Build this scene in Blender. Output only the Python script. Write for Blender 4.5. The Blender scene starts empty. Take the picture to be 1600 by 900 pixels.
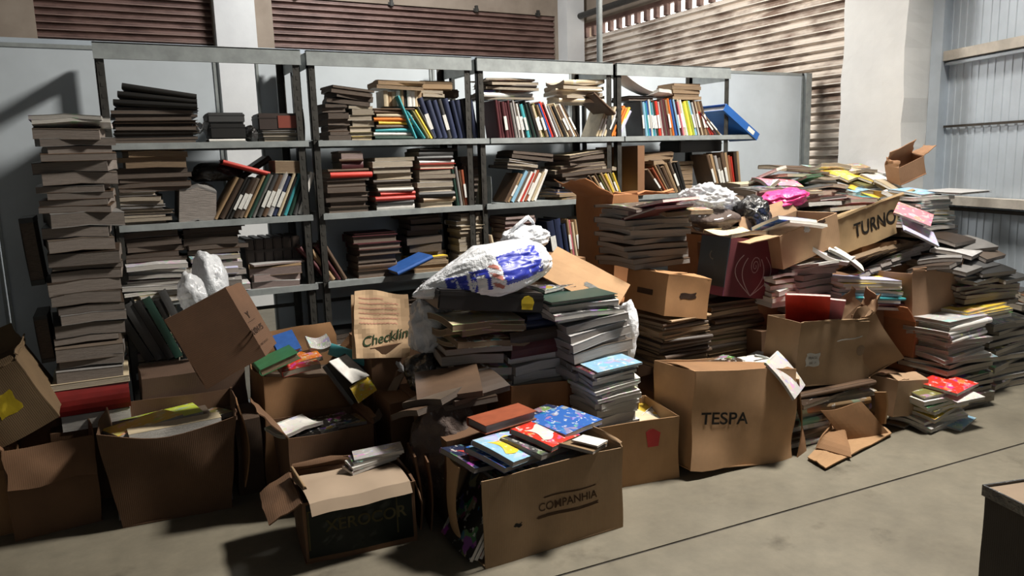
import bpy, bmesh, math, random
from mathutils import Vector, Matrix, noise, Euler
from mathutils.bvhtree import BVHTree
rnd = random.Random(7)
PI = math.pi
S = bpy.context.scene
COL = S.collection
R = math.radians
# ------------------------------------------------------------------ camera
F = 1182.0; TILT = math.atan(198/F); RHO = .03; AZ = R(62); H = 1.4
fh = Vector((math.cos(AZ), math.sin(AZ), 0)); zz = Vector((0, 0, 1))
fw = fh*math.cos(TILT) - zz*math.sin(TILT); up0 = zz*math.cos(TILT) + fh*math.sin(TILT)
r0 = fh.cross(zz)
UP = up0*math.cos(RHO) + r0*math.sin(RHO); RT = r0*math.cos(RHO) - up0*math.sin(RHO)
cam = bpy.data.cameras.new('camera'); camo = bpy.data.objects.new('camera', cam); COL.objects.link(camo)
cam.sensor_width = 36; cam.lens = F/1600*36; cam.clip_start = .02
mw = Matrix((RT, UP, -fw)).transposed().to_4x4(); mw.translation = (0, 0, H)
camo.matrix_world = mw; S.camera = camo
CAM = Vector((0, 0, H))
def ray(px, py): return fw*F + RT*(px-800) - UP*(py-450)
def W(px, py, Y):
    d = ray(px, py); return CAM + d*(Y/d.y)
def WZ(px, py, Z):
    d = ray(px, py); return CAM + d*((Z-H)/d.z)
# ------------------------------------------------------------------ world, lights, exposure
wd = bpy.data.worlds.new('world'); S.world = wd; wd.use_nodes = True
wd.node_tree.nodes['Background'].inputs[0].default_value = (1.0, .93, .84, 1)
wd.node_tree.nodes['Background'].inputs[1].default_value = 5.0
S.view_settings.view_transform = 'Standard'; S.view_settings.look = 'None'
S.view_settings.gamma = 1; S.view_settings.use_curve_mapping = False
S.view_settings.exposure = 0.06
def area(name, loc, target, size, power, col=(1, 1, 1), sy=None, spread=PI):
    l = bpy.data.lights.new(name, 'AREA'); l.energy = power; l.color = col; l.size = size
    if sy: l.shape = 'RECTANGLE'; l.size_y = sy
    l.spread = spread
    o = bpy.data.objects.new(name, l); COL.objects.link(o); o.location = loc
    o.rotation_euler = (Vector(target)-Vector(loc)).to_track_quat('-Z', 'Y').to_euler(); return o
area('main_lamp_light', (3.7, 2.25, 4.15), (1.7, 2.95, .4), .55, 225, (1, .945, .86), None, R(138))
area('rear_fill_light', (2.6, 5.8, 4.3), (2.2, 7.6, 1.5), .8, 125, (.97, .98, 1))  # added fill that brightens the back wall; no lamp known there
area('front_fill_light', (.5, -2.2, 2.2), (1.8, 4, 1.4), 2.4, 9, (.9, .95, 1))  # added soft fill from the camera side; there is no doorway
area('shutter_fill_light', (3.6, 4.9, 3.2), (5.3, 4.75, 1.9), .5, 44, (1, .95, .88))  # added light to brighten the roller shutter, not a known lamp
# ------------------------------------------------------------------ materials
def mat(name, rough=.7, metal=0.):
    m = bpy.data.materials.new(name); m.use_nodes = True; nt = m.node_tree
    b = nt.nodes['Principled BSDF']; b.inputs['Roughness'].default_value = rough; b.inputs['Metallic'].default_value = metal
    return m, nt, b
def nd(nt, t, **k):
    n = nt.nodes.new(t)
    for a, v in k.items():
        if a in n.inputs: n.inputs[a].default_value = v
        else: setattr(n, a, v)
    return n
def tex(nt, scale=(1, 1, 1), kind='Object'):
    tc = nd(nt, 'ShaderNodeTexCoord'); mp = nd(nt, 'ShaderNodeMapping'); mp.inputs['Scale'].default_value = scale
    nt.links.new(tc.outputs[kind], mp.inputs['Vector']); return mp.outputs[0]
def ramp(nt, src, stops):
    r = nd(nt, 'ShaderNodeValToRGB'); e = r.color_ramp.elements
    while len(e) < len(stops): e.new(.5)
    for i, (p, c) in enumerate(stops): e[i].position = p; e[i].color = tuple(c)+(1,) if len(c) == 3 else c
    nt.links.new(src, r.inputs[0]); return r.outputs[0]
def noi(nt, vec, scale, detail=4, rough=.6):
    n = nd(nt, 'ShaderNodeTexNoise'); n.inputs['Scale'].default_value = scale; n.inputs['Detail'].default_value = detail
    n.inputs['Roughness'].default_value = rough; nt.links.new(vec, n.inputs['Vector']); return n.outputs[0]
def mix(nt, a, b, f=1., mode='MULTIPLY'):
    m = nd(nt, 'ShaderNodeMix', data_type='RGBA', blend_type=mode)
    if isinstance(f, float): m.inputs[0].default_value = f
    else: nt.links.new(f, m.inputs[0])
    for s, v in ((6, a), (7, b)):
        if isinstance(v, tuple): m.inputs[s].default_value = v+(1,) if len(v) == 3 else v
        else: nt.links.new(v, m.inputs[s])
    return m.outputs[2]
def bump(nt, b, src, st=.3, dist=.01):
    n = nd(nt, 'ShaderNodeBump'); n.inputs['Strength'].default_value = st; n.inputs['Distance'].default_value = dist
    nt.links.new(src, n.inputs['Height']); nt.links.new(n.outputs[0], b.inputs['Normal'])
def flat(name, col, rough=.7, metal=0., var=.25, scale=9, bp=.0):
    m, nt, b = mat(name, rough, metal); v = tex(nt)
    n = noi(nt, v, scale)
    c = mix(nt, tuple(col), ramp(nt, n, [(.3, (1-var,)*3), (.7, (1+var*.3,)*3)])); nt.links.new(c, b.inputs['Base Color'])
    if bp: bump(nt, b, n, bp, .01)
    return m
def objcol(name, rough, var, scale, vec=(1, 1, 1)):
    m, nt, b = mat(name, rough); oi = nd(nt, 'ShaderNodeObjectInfo'); n = noi(nt, tex(nt, vec), scale)
    c = mix(nt, oi.outputs['Color'], ramp(nt, n, [(.32, (1-var,)*3), (.68, (1.05,)*3)])); nt.links.new(c, b.inputs['Base Color'])
    return m, nt, b, n
M = {}
M['cover'] = objcol('book_cover_card', .48, .25, 3)[0]
m, nt, b, n = objcol('page_edges', .9, .42, 4, (.6, .6, 14)); bump(nt, b, n, .5, .006); M['pages'] = m
m, nt, b, n = objcol('corrugated_cardboard', .85, .22, 5)
w_ = nd(nt, 'ShaderNodeTexWave'); w_.inputs['Scale'].default_value = 45; w_.inputs['Distortion'].default_value = 1.5
nt.links.new(tex(nt), w_.inputs[0]); bump(nt, b, w_.outputs[1], .12, .002); M['card'] = m
# glossy printed magazine cover: object colour with printed blobs of other colours
m, nt, b = mat('printed_cover', .3); oi = nd(nt, 'ShaderNodeObjectInfo'); v = tex(nt, (1, 1, .01))
va = nd(nt, 'ShaderNodeVectorMath', operation='ADD'); nt.links.new(v, va.inputs[0])
cx_ = nd(nt, 'ShaderNodeCombineXYZ'); mu_ = nd(nt, 'ShaderNodeMath', operation='MULTIPLY'); mu_.inputs[1].default_value = 40
nt.links.new(oi.outputs['Random'], mu_.inputs[0]); nt.links.new(mu_.outputs[0], cx_.inputs[0]); nt.links.new(mu_.outputs[0], cx_.inputs[1]); nt.links.new(cx_.outputs[0], va.inputs[1])
vo = nd(nt, 'ShaderNodeTexVoronoi'); vo.inputs['Scale'].default_value = 5; nt.links.new(va.outputs[0], vo.inputs[0])
n1 = noi(nt, va.outputs[0], 3.2, 2); msk = ramp(nt, n1, [(.52, (0, 0, 0)), (.55, (1, 1, 1))])
n2 = noi(nt, va.outputs[0], 7, 3); m2 = ramp(nt, n2, [(.60, (0, 0, 0)), (.62, (1, 1, 1))])
c1 = mix(nt, oi.outputs['Color'], vo.outputs['Color'], .3, 'MIX'); c = mix(nt, oi.outputs['Color'], c1, msk, 'MIX')
c = mix(nt, c, mix(nt, oi.outputs['Color'], (.75, .74, .7), .6, 'MIX'), m2, 'MIX'); nt.links.new(c, b.inputs['Base Color']); M['print'] = m
M['kraft'] = objcol('kraft_wrapping_paper', .85, .15, 3)[0]
M['steel'] = flat('painted_grey_steel', (.33, .36, .36), .45, .2, .25, 14)
M['post'] = flat('worn_shade_dark_steel', (.05, .048, .042), .5, .3, .4, 20)  # worn steel; shadow on the posts deepened into the colour
M['label_white'] = flat('white_label_paper', (.72, .72, .68), .8)
M['ink'] = flat('black_ink', (.03, .025, .02), .8)
M['brown_ink'] = flat('dark_brown_ink', (.07, .035, .02), .85)
M['olive_ink'] = flat('olive_print_ink', (.12, .10, .04), .8)
M['green_ink'] = flat('green_ink', (.05, .10, .04), .8)
M['pink_ink'] = flat('pink_ink', (.55, .20, .16), .8)
M['blue_ink'] = flat('blue_ink', (.02, .035, .30), .5)
M['red_ink'] = flat('red_ink', (.45, .03, .03), .7)
M['white_ink'] = flat('pale_line_ink', (.45, .33, .32), .7)
M['faded_ink'] = flat('faded_brown_print', (.12, .066, .034), .85)
M['tape'] = flat('brown_packing_tape', (.16, .10, .05), .3)
M['yellow'] = flat('yellow_sticker', (.62, .46, .02), .5)
M['greytape'] = flat('grey_print_patch', (.22, .22, .2), .6)
M['black'] = flat('black_plastic', (.012, .011, .010), .4, 0, .3)
def plastic(name, col, alpha, rough=.22, sc=18):
    m, nt, b = mat(name, rough); b.inputs['Base Color'].default_value = (*col, 1)
    n = noi(nt, tex(nt), sc, 5, .65); bump(nt, b, n, .8, .02)
    b.inputs['Alpha'].default_value = alpha; b.inputs['Coat Weight'].default_value = .4
    return m
M['bagwhite'] = plastic('white_carrier_plastic', (.88, .90, .94), .97)
M['baggrey'] = plastic('translucent_grey_plastic', (.64, .66, .69), .84, .18)
M['film'] = plastic('clear_crinkled_film', (.75, .77, .8), .62, .12, 10)
M['bagblack'] = plastic('black_bin_plastic', (.016, .015, .015), 1., .25)
M['bagbrown'] = plastic('brown_cloth', (.07, .045, .035), 1., .75)
M['bagpink'] = plastic('bright_pink_plastic', (.80, .03, .22), 1., .4)
m, nt, b = mat('blue_print', .4); n = noi(nt, tex(nt), 26, 4, .7)
nt.links.new(ramp(nt, n, [(.47, (.03, .045, .42)), (.56, (.05, .07, .50)), (.60, (.75, .78, .85))]), b.inputs['Base Color']); M['blueprint'] = m
# room surfaces
m, nt, b = mat('concrete_floor', .75); v = tex(nt); n = noi(nt, v, 1.1, 8, .65); n2 = noi(nt, v, 9, 6, .7); n3 = noi(nt, v, 3.1, 5, .6)
c = mix(nt, ramp(nt, n, [(.3, (.128, .112, .080)), (.7, (.225, .202, .150))]), ramp(nt, n2, [(.3, (.8, .8, .8)), (.7, (1.06, 1.05, 1.04))]))
c = mix(nt, c, ramp(nt, n3, [(.28, (.55, .53, .5)), (.40, (1, 1, 1))])); nt.links.new(c, b.inputs['Base Color']); bump(nt, b, n2, .15, .004); M['floor'] = m
m, nt, b = mat('grey_wall_paint', .8); v = tex(nt); n = noi(nt, v, 1.4, 6)
nt.links.new(ramp(nt, n, [(.3, (.35, .39, .42)), (.7, (.44, .485, .51))]), b.inputs['Base Color']); M['wall'] = m
m, nt, b = mat('brownish_upper_wall', .85); v = tex(nt); n = noi(nt, v, 2, 7)
nt.links.new(ramp(nt, n, [(.3, (.20, .155, .115)), (.7, (.31, .255, .20))]), b.inputs['Base Color']); M['upper'] = m
m, nt, b = mat('whitewashed_column', .85); v = tex(nt); n = noi(nt, v, 5, 7, .7); n2 = noi(nt, v, 2.2, 4)
c = mix(nt, ramp(nt, n2, [(.3, (.54, .54, .53)), (.7, (.64, .64, .62))]), ramp(nt, n, [(.24, (.45, .36, .28)), (.31, (1, 1, 1))])); nt.links.new(c, b.inputs['Base Color']); bump(nt, b, n, .2, .01); M['column'] = m
M['panel'] = flat('pale_grey_panel_paint', (.55, .61, .66), .6, 0, .12, 3)
def slatmat(name, lo, hi, sc):
    m, nt, b = mat(name, .6, .1); v = tex(nt, (1, 1, 2.4)); n = noi(nt, v, sc, 4, .62)
    nt.links.new(ramp(nt, n, [(.38, lo), (.48, tuple((a+c)/2 for a, c in zip(lo, hi))), (.56, hi)]), b.inputs['Base Color']); return m
M['slatbrown'] = slatmat('rusty_brown_slats', (.07, .034, .026), (.15, .085, .068), 3)
M['slatcream'] = slatmat('rust_stained_cream_slats', (.20, .135, .10), (.66, .58, .50), 1.9)
M['gate'] = flat('pale_blue_grey_sheet', (.50, .56, .62), .55, .2, .15, 4)
M['railm'] = flat('beige_painted_rail', (.50, .46, .40), .7, 0, .3, 8)
M['lipcream'] = flat('pale_highlit_slat_edge', (.80, .74, .66), .5, .1, .25, 4); M['lipbrown'] = flat('highlit_brown_slat_edge', (.26, .17, .14), .5, .1, .3, 4)  # slat lips paler than the slats: caught light painted into their colour
M['joint'] = flat('dark_joint_filler', (.05, .042, .034), .9)
# ------------------------------------------------------------------ mesh helpers
def mk(name, me, m, parent=None, color=None, mw=None):
    o = bpy.data.objects.new(name, me); COL.objects.link(o)
    if m and not me.materials: me.materials.append(m)
    if color: o.color = (*color[:3], 1)
    if parent: o.parent = parent
    if mw is not None:
        if parent: o.matrix_local = mw
        else: o.matrix_world = mw
    return o
def tag(o, label, cat, group=None):
    o['label'] = label; o['category'] = cat
    if group: o['group'] = group
    return o
def struct(name, me, m, mw=None, parent=None):
    o = mk(name, me, m, parent, None, mw)
    if not parent: o['kind'] = 'structure'
    return o
def me_from(verts, faces, name='mesh', smooth=False):
    me = bpy.data.meshes.new(name); me.from_pydata([tuple(v) for v in verts], [], faces); me.update()
    if smooth: me.shade_smooth()
    return me
class MB:
    def __init__(s): s.v = []; s.f = []
    def box(s, x0, x1, y0, y1, z0, z1, mt=None):
        i = len(s.v); vs = [Vector((x, y, z)) for z in (z0, z1) for y in (y0, y1) for x in (x0, x1)]
        s.v += [mt @ v for v in vs] if mt else vs
        for q in ((0, 2, 3, 1), (4, 5, 7, 6), (0, 1, 5, 4), (2, 6, 7, 3), (0, 4, 6, 2), (1, 3, 7, 5)): s.f.append([i+k for k in q])
        return s
    def sheet(s, fn, nu, nv, th):
        """closed sheet: fn(u,v) is its outer face, th its thickness (offset against the normal)"""
        P = [[Vector(fn(i/nu, j/nv)) for j in range(nv+1)] for i in range(nu+1)]
        N = [[None]*(nv+1) for _ in range(nu+1)]
        for i in range(nu+1):
            for j in range(nv+1):
                a = P[min(i+1, nu)][j]-P[max(i-1, 0)][j]; b_ = P[i][min(j+1, nv)]-P[i][max(j-1, 0)]
                n = a.cross(b_); N[i][j] = n.normalized() if n.length > 1e-9 else Vector((0, 0, 1))
        b0 = len(s.v); k = (nu+1)*(nv+1)
        for off in (0, -th):
            for i in range(nu+1):
                for j in range(nv+1): s.v.append(P[i][j]+N[i][j]*off)
        ix = lambda i, j, l: b0+l*k+i*(nv+1)+j
        for i in range(nu):
            for j in range(nv):
                s.f.append([ix(i, j, 0), ix(i+1, j, 0), ix(i+1, j+1, 0), ix(i, j+1, 0)])
                s.f.append([ix(i, j, 1), ix(i, j+1, 1), ix(i+1, j+1, 1), ix(i+1, j, 1)])
        for i in range(nu):
            s.f.append([ix(i, 0, 0), ix(i, 0, 1), ix(i+1, 0, 1), ix(i+1, 0, 0)]); s.f.append([ix(i, nv, 0), ix(i+1, nv, 0), ix(i+1, nv, 1), ix(i, nv, 1)])
        for j in range(nv):
            s.f.append([ix(0, j, 0), ix(0, j+1, 0), ix(0, j+1, 1), ix(0, j, 1)]); s.f.append([ix(nu, j, 0), ix(nu, j, 1), ix(nu, j+1, 1), ix(nu, j+1, 0)])
        return s
    def tube(s, pts, r, n=8):
        b0 = len(s.v); pts = [Vector(p) for p in pts]
        for i, p in enumerate(pts):
            t = (pts[min(i+1, len(pts)-1)]-pts[max(i-1, 0)]).normalized(); a = t.orthogonal().normalized(); b_ = t.cross(a)
            for k in range(n): s.v.append(p+(a*math.cos(2*PI*k/n)+b_*math.sin(2*PI*k/n))*r)
        for i in range(len(pts)-1):
            for k in range(n): s.f.append([b0+i*n+k, b0+i*n+(k+1) % n, b0+(i+1)*n+(k+1) % n, b0+(i+1)*n+k])
        s.f.append([b0+k for k in range(n)][::-1]); s.f.append([b0+(len(pts)-1)*n+k for k in range(n)])
        return s
    def mesh(s, name='mesh', smooth=False):
        me = me_from(s.v, s.f, name, smooth)
        if name in ('carton_body', 'flap', 'lid', 'kraft_paper', 'sack'): me.shade_smooth(); me.set_sharp_from_angle(angle=R(38))
        return me
def empty(name, loc=(0, 0, 0), rot=(0, 0, 0), mw=None):
    o = bpy.data.objects.new(name, None); COL.objects.link(o); o.empty_display_size = .05
    if mw is not None: o.matrix_world = mw
    else: o.location = loc; o.rotation_euler = rot
    return o
def text(body, size, mw, m, parent, name='printed_text', shear=0, bold=0, sx=1):
    c = bpy.data.curves.new('t', 'FONT'); c.body = body; c.size = size; c.extrude = .0004; c.shear = shear; c.offset = bold
    c.align_x = 'CENTER'; c.align_y = 'CENTER'
    o = bpy.data.objects.new('t', c); COL.objects.link(o)
    dg = bpy.context.evaluated_depsgraph_get(); me = bpy.data.meshes.new_from_object(o.evaluated_get(dg))
    bpy.data.objects.remove(o); bpy.data.curves.remove(c); me.materials.clear()
    return mk(name, me, m, parent, None, mw @ Matrix.Diagonal((sx, 1, 1, 1)))
FACE = Matrix.Rotation(PI/2, 4, 'X')       # text in XY -> standing on a front (-Y) face
def T(x, y, z): return Matrix.Translation((x, y, z))
def RX(a): return Matrix.Rotation(R(a), 4, 'X')
def RY(a): return Matrix.Rotation(R(a), 4, 'Y')
def RZ(a): return Matrix.Rotation(R(a), 4, 'Z')
# ------------------------------------------------------------------ colours
C = {'black': (.014, .013, .012), 'dark brown': (.045, .028, .018), 'brown': (.11, .065, .038), 'grey-brown': (.12, .092, .07),
     'tan': (.33, .22, .12), 'cream': (.60, .50, .34), 'white': (.72, .70, .66), 'grey': (.22, .21, .20), 'dark grey': (.06, .06, .06),
     'light grey': (.46, .45, .44), 'maroon': (.085, .018, .022), 'red': (.55, .035, .02), 'orange': (.75, .19, .02), 'yellow': (.80, .55, .06),
     'navy blue': (.018, .026, .065), 'blue': (.03, .11, .38), 'light blue': (.25, .46, .62), 'teal': (.05, .33, .37), 'green': (.04, .18, .07),
     'dark green': (.015, .05, .035), 'olive': (.14, .13, .04), 'pink': (.62, .18, .22), 'lavender': (.48, .48, .66), 'lime green': (.45, .55, .06), 'rust': (.28, .07, .03), 'purple': (.20, .04, .16), 'deep red': (.20, .012, .010)}
def pg(k='page'):
    base = {'page': (.42, .36, .28), 'mag': (.36, .32, .29), 'white': (.66, .63, .58), 'tower': (.22, .185, .16), 'tan': (.30, .21, .13), 'dark': (.13, .10, .08), 'pink': (.34, .26, .24)}[k]
    f = rnd.uniform(.75, 1.2); return tuple(min(.9, a*f) for a in base)
ORD = 'first second third fourth fifth sixth seventh eighth ninth tenth eleventh twelfth thirteenth fourteenth fifteenth sixteenth seventeenth eighteenth nineteenth twentieth twenty-first twenty-second twenty-third twenty-fourth twenty-fifth twenty-sixth twenty-seventh twenty-eighth twenty-ninth thirtieth thirty-first thirty-second thirty-third thirty-fourth thirty-fifth thirty-sixth'.split()
# ------------------------------------------------------------------ books (unit meshes: x spine(-) to fore-edge(+), y tail to head, z 0..1)
def unit_book(bd, inset, nx=6, ny=4, bend=0., curl=0., soft=False, wav=0.):
    def wz(x, y): return bend*(math.cos(x*PI)-.5) + curl*max(0, x+.1)**2 + wav*math.sin(y*7+x*3)
    def dome(fx, fy, z): return (fx, fy, z + wz(fx, fy))
    cov = MB()
    for z0, z1 in ((0, bd), (1-bd, 1)):
        cov.sheet(lambda u, v, z=z1: dome(u-.5, v-.5, z), nx, ny, 0) if False else None
        n0 = len(cov.v)
        for z in (z0, z1):
            for i in range(nx+1):
                for j in range(ny+1): cov.v.append(Vector(dome(i/nx-.5, j/ny-.5, z)))
        k = (nx+1)*(ny+1); ix = lambda i, j, l: n0+l*k+i*(ny+1)+j
        for i in range(nx):
            for j in range(ny):
                cov.f.append([ix(i, j, 1), ix(i+1, j, 1), ix(i+1, j+1, 1), ix(i, j+1, 1)]); cov.f.append([ix(i, j, 0), ix(i, j+1, 0), ix(i+1, j+1, 0), ix(i+1, j, 0)])
        for i in range(nx):
            cov.f.append([ix(i, 0, 0), ix(i+1, 0, 0), ix(i+1, 0, 1), ix(i, 0, 1)]); cov.f.append([ix(i, ny, 0), ix(i, ny, 1), ix(i+1, ny, 1), ix(i+1, ny, 0)])
        for j in range(ny):
            cov.f.append([ix(0, j, 0), ix(0, j, 1), ix(0, j+1, 1), ix(0, j+1, 0)]); cov.f.append([ix(nx, j, 0), ix(nx, j+1, 0), ix(nx, j+1, 1), ix(nx, j, 1)])
    # spine: rounded strip on the -x side
    n0 = len(cov.v); ks = 5; bulge = .02 if soft else .035
    for l in range(ks+1):
        z = l/ks; x = -.5 - bulge*math.sin(PI*z)
        for j in range(2): cov.v.append(Vector((x, j-.5, z+wz(-.5, j-.5)))); cov.v.append(Vector((x+.012+bulge*.3, j-.5, z+wz(-.5, j-.5))))
    for l in range(ks):
        a = n0+l*4; b_ = a+4
        cov.f += [[a, b_, b_+2, a+2], [a+1, a+3, b_+3, b_+1], [a, a+1, b_+1, b_], [a+2, b_+2, b_+3, a+3]]
    cov.f += [[n0, n0+2, n0+3, n0+1], [n0+ks*4, n0+ks*4+1, n0+ks*4+3, n0+ks*4+2]]
    pages = MB(); n0 = 0; kz = 4
    for l in range(kz+1):
        z = bd*.98 + (1-2*bd*.98)*l/kz; cu = 0 if soft else .02*math.sin(PI*l/kz)
        for i in range(nx+1):
            for j in range(ny+1):
                x = -.5+.012 + (1-.012-inset-cu)*i/nx; y = (j/ny-.5)*(1-2*inset)
                pages.v.append(Vector(dome(x, y, z)))
    k = (nx+1)*(ny+1); ix = lambda i, j, l: l*k+i*(ny+1)+j
    for i in range(nx):
        for j in range(ny):
            pages.f.append([ix(i, j, kz), ix(i+1, j, kz), ix(i+1, j+1, kz), ix(i, j+1, kz)]); pages.f.append([ix(i, j, 0), ix(i, j+1, 0), ix(i+1, j+1, 0), ix(i+1, j, 0)])
    for l in range(kz):
        for i in range(nx):
            pages.f.append([ix(i, 0, l), ix(i+1, 0, l), ix(i+1, 0, l+1), ix(i, 0, l+1)]); pages.f.append([ix(i, ny, l), ix(i, ny, l+1), ix(i+1, ny, l+1), ix(i+1, ny, l)])
        for j in range(ny):
            pages.f.append([ix(0, j, l), ix(0, j, l+1), ix(0, j+1, l+1), ix(0, j+1, l)]); pages.f.append([ix(nx, j, l), ix(nx, j+1, l), ix(nx, j+1, l+1), ix(nx, j, l+1)])
    return cov, pages
PROTO = {}; LONG = []
def reg(k, mcover, *a, **kw):
    c, p = unit_book(*a, **kw); cm = c.mesh(k+'_cover'); cm.materials.append(M[mcover]); pm = p.mesh(k+'_pages'); pm.materials.append(M['pages']); PROTO[k] = (cm, pm)
reg('hard', 'cover', .075, .03); reg('thin', 'cover', .14, .03); reg('soft', 'cover', .035, .004, soft=True, bend=.05)
reg('softb', 'cover', .035, .004, soft=True, bend=.25, curl=-.4)
reg('mag', 'print', .05, .003, soft=True, bend=.12, wav=.06); reg('magb', 'print', .05, .003, soft=True, bend=.5, curl=-.8, wav=.12)
reg('magc', 'print', .06, .003, nx=10, soft=True, bend=-.6, curl=1.6, wav=.25)
reg('plain', 'cover', .05, .003, soft=True, bend=.10, wav=.08)
sl = MB().box(-.5-.045, -.5-.018, -.28, .1, .12, .88).mesh('spine_label')
NAMES = {'hard': ('hardback_book', 'hardback', 'book'), 'thin': ('hardback_book', 'thin hardback', 'book'), 'soft': ('paperback_book', 'paperback', 'book'), 'softb': ('paperback_book', 'warped paperback', 'book'),
         'mag': ('magazine', 'magazine', 'magazine'), 'magb': ('magazine', 'drooping magazine', 'magazine'), 'magc': ('magazine', 'curled magazine', 'magazine'), 'plain': ('paper_bundle', 'bundle of papers', 'paper bundle')}
def shorten(l):
    l = ' '.join(l.split())
    for a, b in SHORT:
        if len(l.split()) <= 16: break
        l = l.replace(a, b)
    if len(l.split()) > 16: LONG.append(l)
    return l
SHORT = ((' counting from left', ' from left'), ('upper board of ', 'top board, '), ('second board of ', 'second board, '), ('third board of ', 'third board, '), ('fourth board of ', 'fourth board, '), (' shelving', ' unit'), (' from top', ' down'), (' lying ', ' '), ('paperback', 'softcover'), ('bundle of papers', 'paper bundle'), (', first unit', ''), (' limp', ''), (' on the ', ' on '), (' the ', ' '))
def book(kind, w, h, t, cname, M4, label, group, page='page', slabel=False):
    cm, pm = PROTO[kind]; f = rnd.uniform(.8, 1.2); c = tuple(min(.9, a*f) for a in C[cname])
    o = empty(NAMES[kind][0], mw=M4 @ Matrix.Diagonal((w, h, t, 1)))
    label = shorten(label)
    tag(o, label, NAMES[kind][2], group); mk('cover', cm, None, o, c)
    mk('pages', pm, None, o, pg(page))
    if slabel:
        if not sl.materials: sl.materials.append(M['label_white'])
        mk('spine_label', sl, None, o)
    return o
COUNT = {}
def stack(x, y, z0, z1, w, h, cols, kinds, where, group=None, face='fore', t=(.012, .03), jr=4, jx=.012, lean=(0, 0), rot=0, page='page', tilt=(0, 0), top=None):
    """books lying flat on each other; (x,y) centre of the front edge, w = extent along the front, h = depth"""
    fine = []; z = z0
    while z < z1-.004:
        tt = min(rnd.uniform(*t), z1-z+.004); fine.append((z, tt)); z += tt
    n = len(fine); k0 = 0
    for i, (z, tt) in enumerate(fine):
        kind = kinds[rnd.randrange(len(kinds))] if not isinstance(kinds, str) else kinds
        cn = cols[i] if isinstance(cols, dict) and i in cols else (cols[rnd.randrange(len(cols))] if not isinstance(cols, dict) else 'brown')
        if top and n-1-i < len(top): cn = top[n-1-i][0]; kind = top[n-1-i][1]
        fr = (z-z0)/max(.01, z1-z0); ww = w*rnd.uniform(.88, 1.04); hh = h*rnd.uniform(.88, 1.02)
        ff = face if face != 'mix' else rnd.choice(('fore', 'spine'))
        a = (90 if ff == 'spine' else -90)+rnd.uniform(-jr, jr)
        base = T(x, y, 0) @ RZ(rot) @ T(rnd.uniform(-jx, jx)+lean[0]*fr, h/2+rnd.uniform(-jx, jx)*.7+lean[1]*fr, z) @ RX(tilt[0]+rnd.uniform(-.14, .14)*jr) @ RY(tilt[1]+rnd.uniform(-.2, .2)*jr) @ RZ(a)
        pos = ('topmost' if n > 1 or top is not None else '') if n == 1 else ('topmost' if i == n-1 else 'bottom' if i == 0 and z0 < 2 else ORD[n-1-i]+' from top') if n <= 36 else ''
        book(kind, hh, ww, tt*.985, cn, base, f'{cn} {NAMES[kind][1]}, {pos}, {where}', group or where, page)
    return z1
def row(x0, y, z, specs, hgt, dep, where, group=None, lean=0, t=(.012, .03), kinds=('hard', 'soft', 'thin'), lean2=None, lab=.35, page='page'):
    """books standing in a row; specs = list of colours, lean in degrees (tops to the right positive)"""
    n = len(specs); x = x0
    for i, cn in enumerate(specs):
        tt = rnd.uniform(*t)
        if isinstance(cn, tuple): cn, tt = cn
        hh = hgt*rnd.uniform(.9, 1.05); dd = dep*rnd.uniform(.9, 1.05); L = lean if lean2 is None else lean+(lean2-lean)*i/max(1, n-1)
        L += rnd.uniform(-1, 1)*(.8 if L else 0); kind = rnd.choice(kinds)
        if tt < .016 and kind == 'hard': kind = 'thin'
        base = Matrix(((0, 0, 1, 0), (1, 0, 0, 0), (0, 1, 0, 0), (0, 0, 0, 1)))     # x->Y, y->Z, z->X
        loc = T(0 if L < 0 else -tt, dd/2+.002, hh/2)
        M4 = T(x+(tt/math.cos(R(L)) if L >= 0 else 0), y+rnd.uniform(0, .012), z) @ RY(L) @ loc @ base
        book(kind, dd, hh, tt*.97, cn, M4, f'{cn} {NAMES[kind][1]}, {ORD[i]} from left, {where}', group or where, page, slabel=rnd.random() < lab)
        x += tt/math.cos(R(L))
    return x
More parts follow.
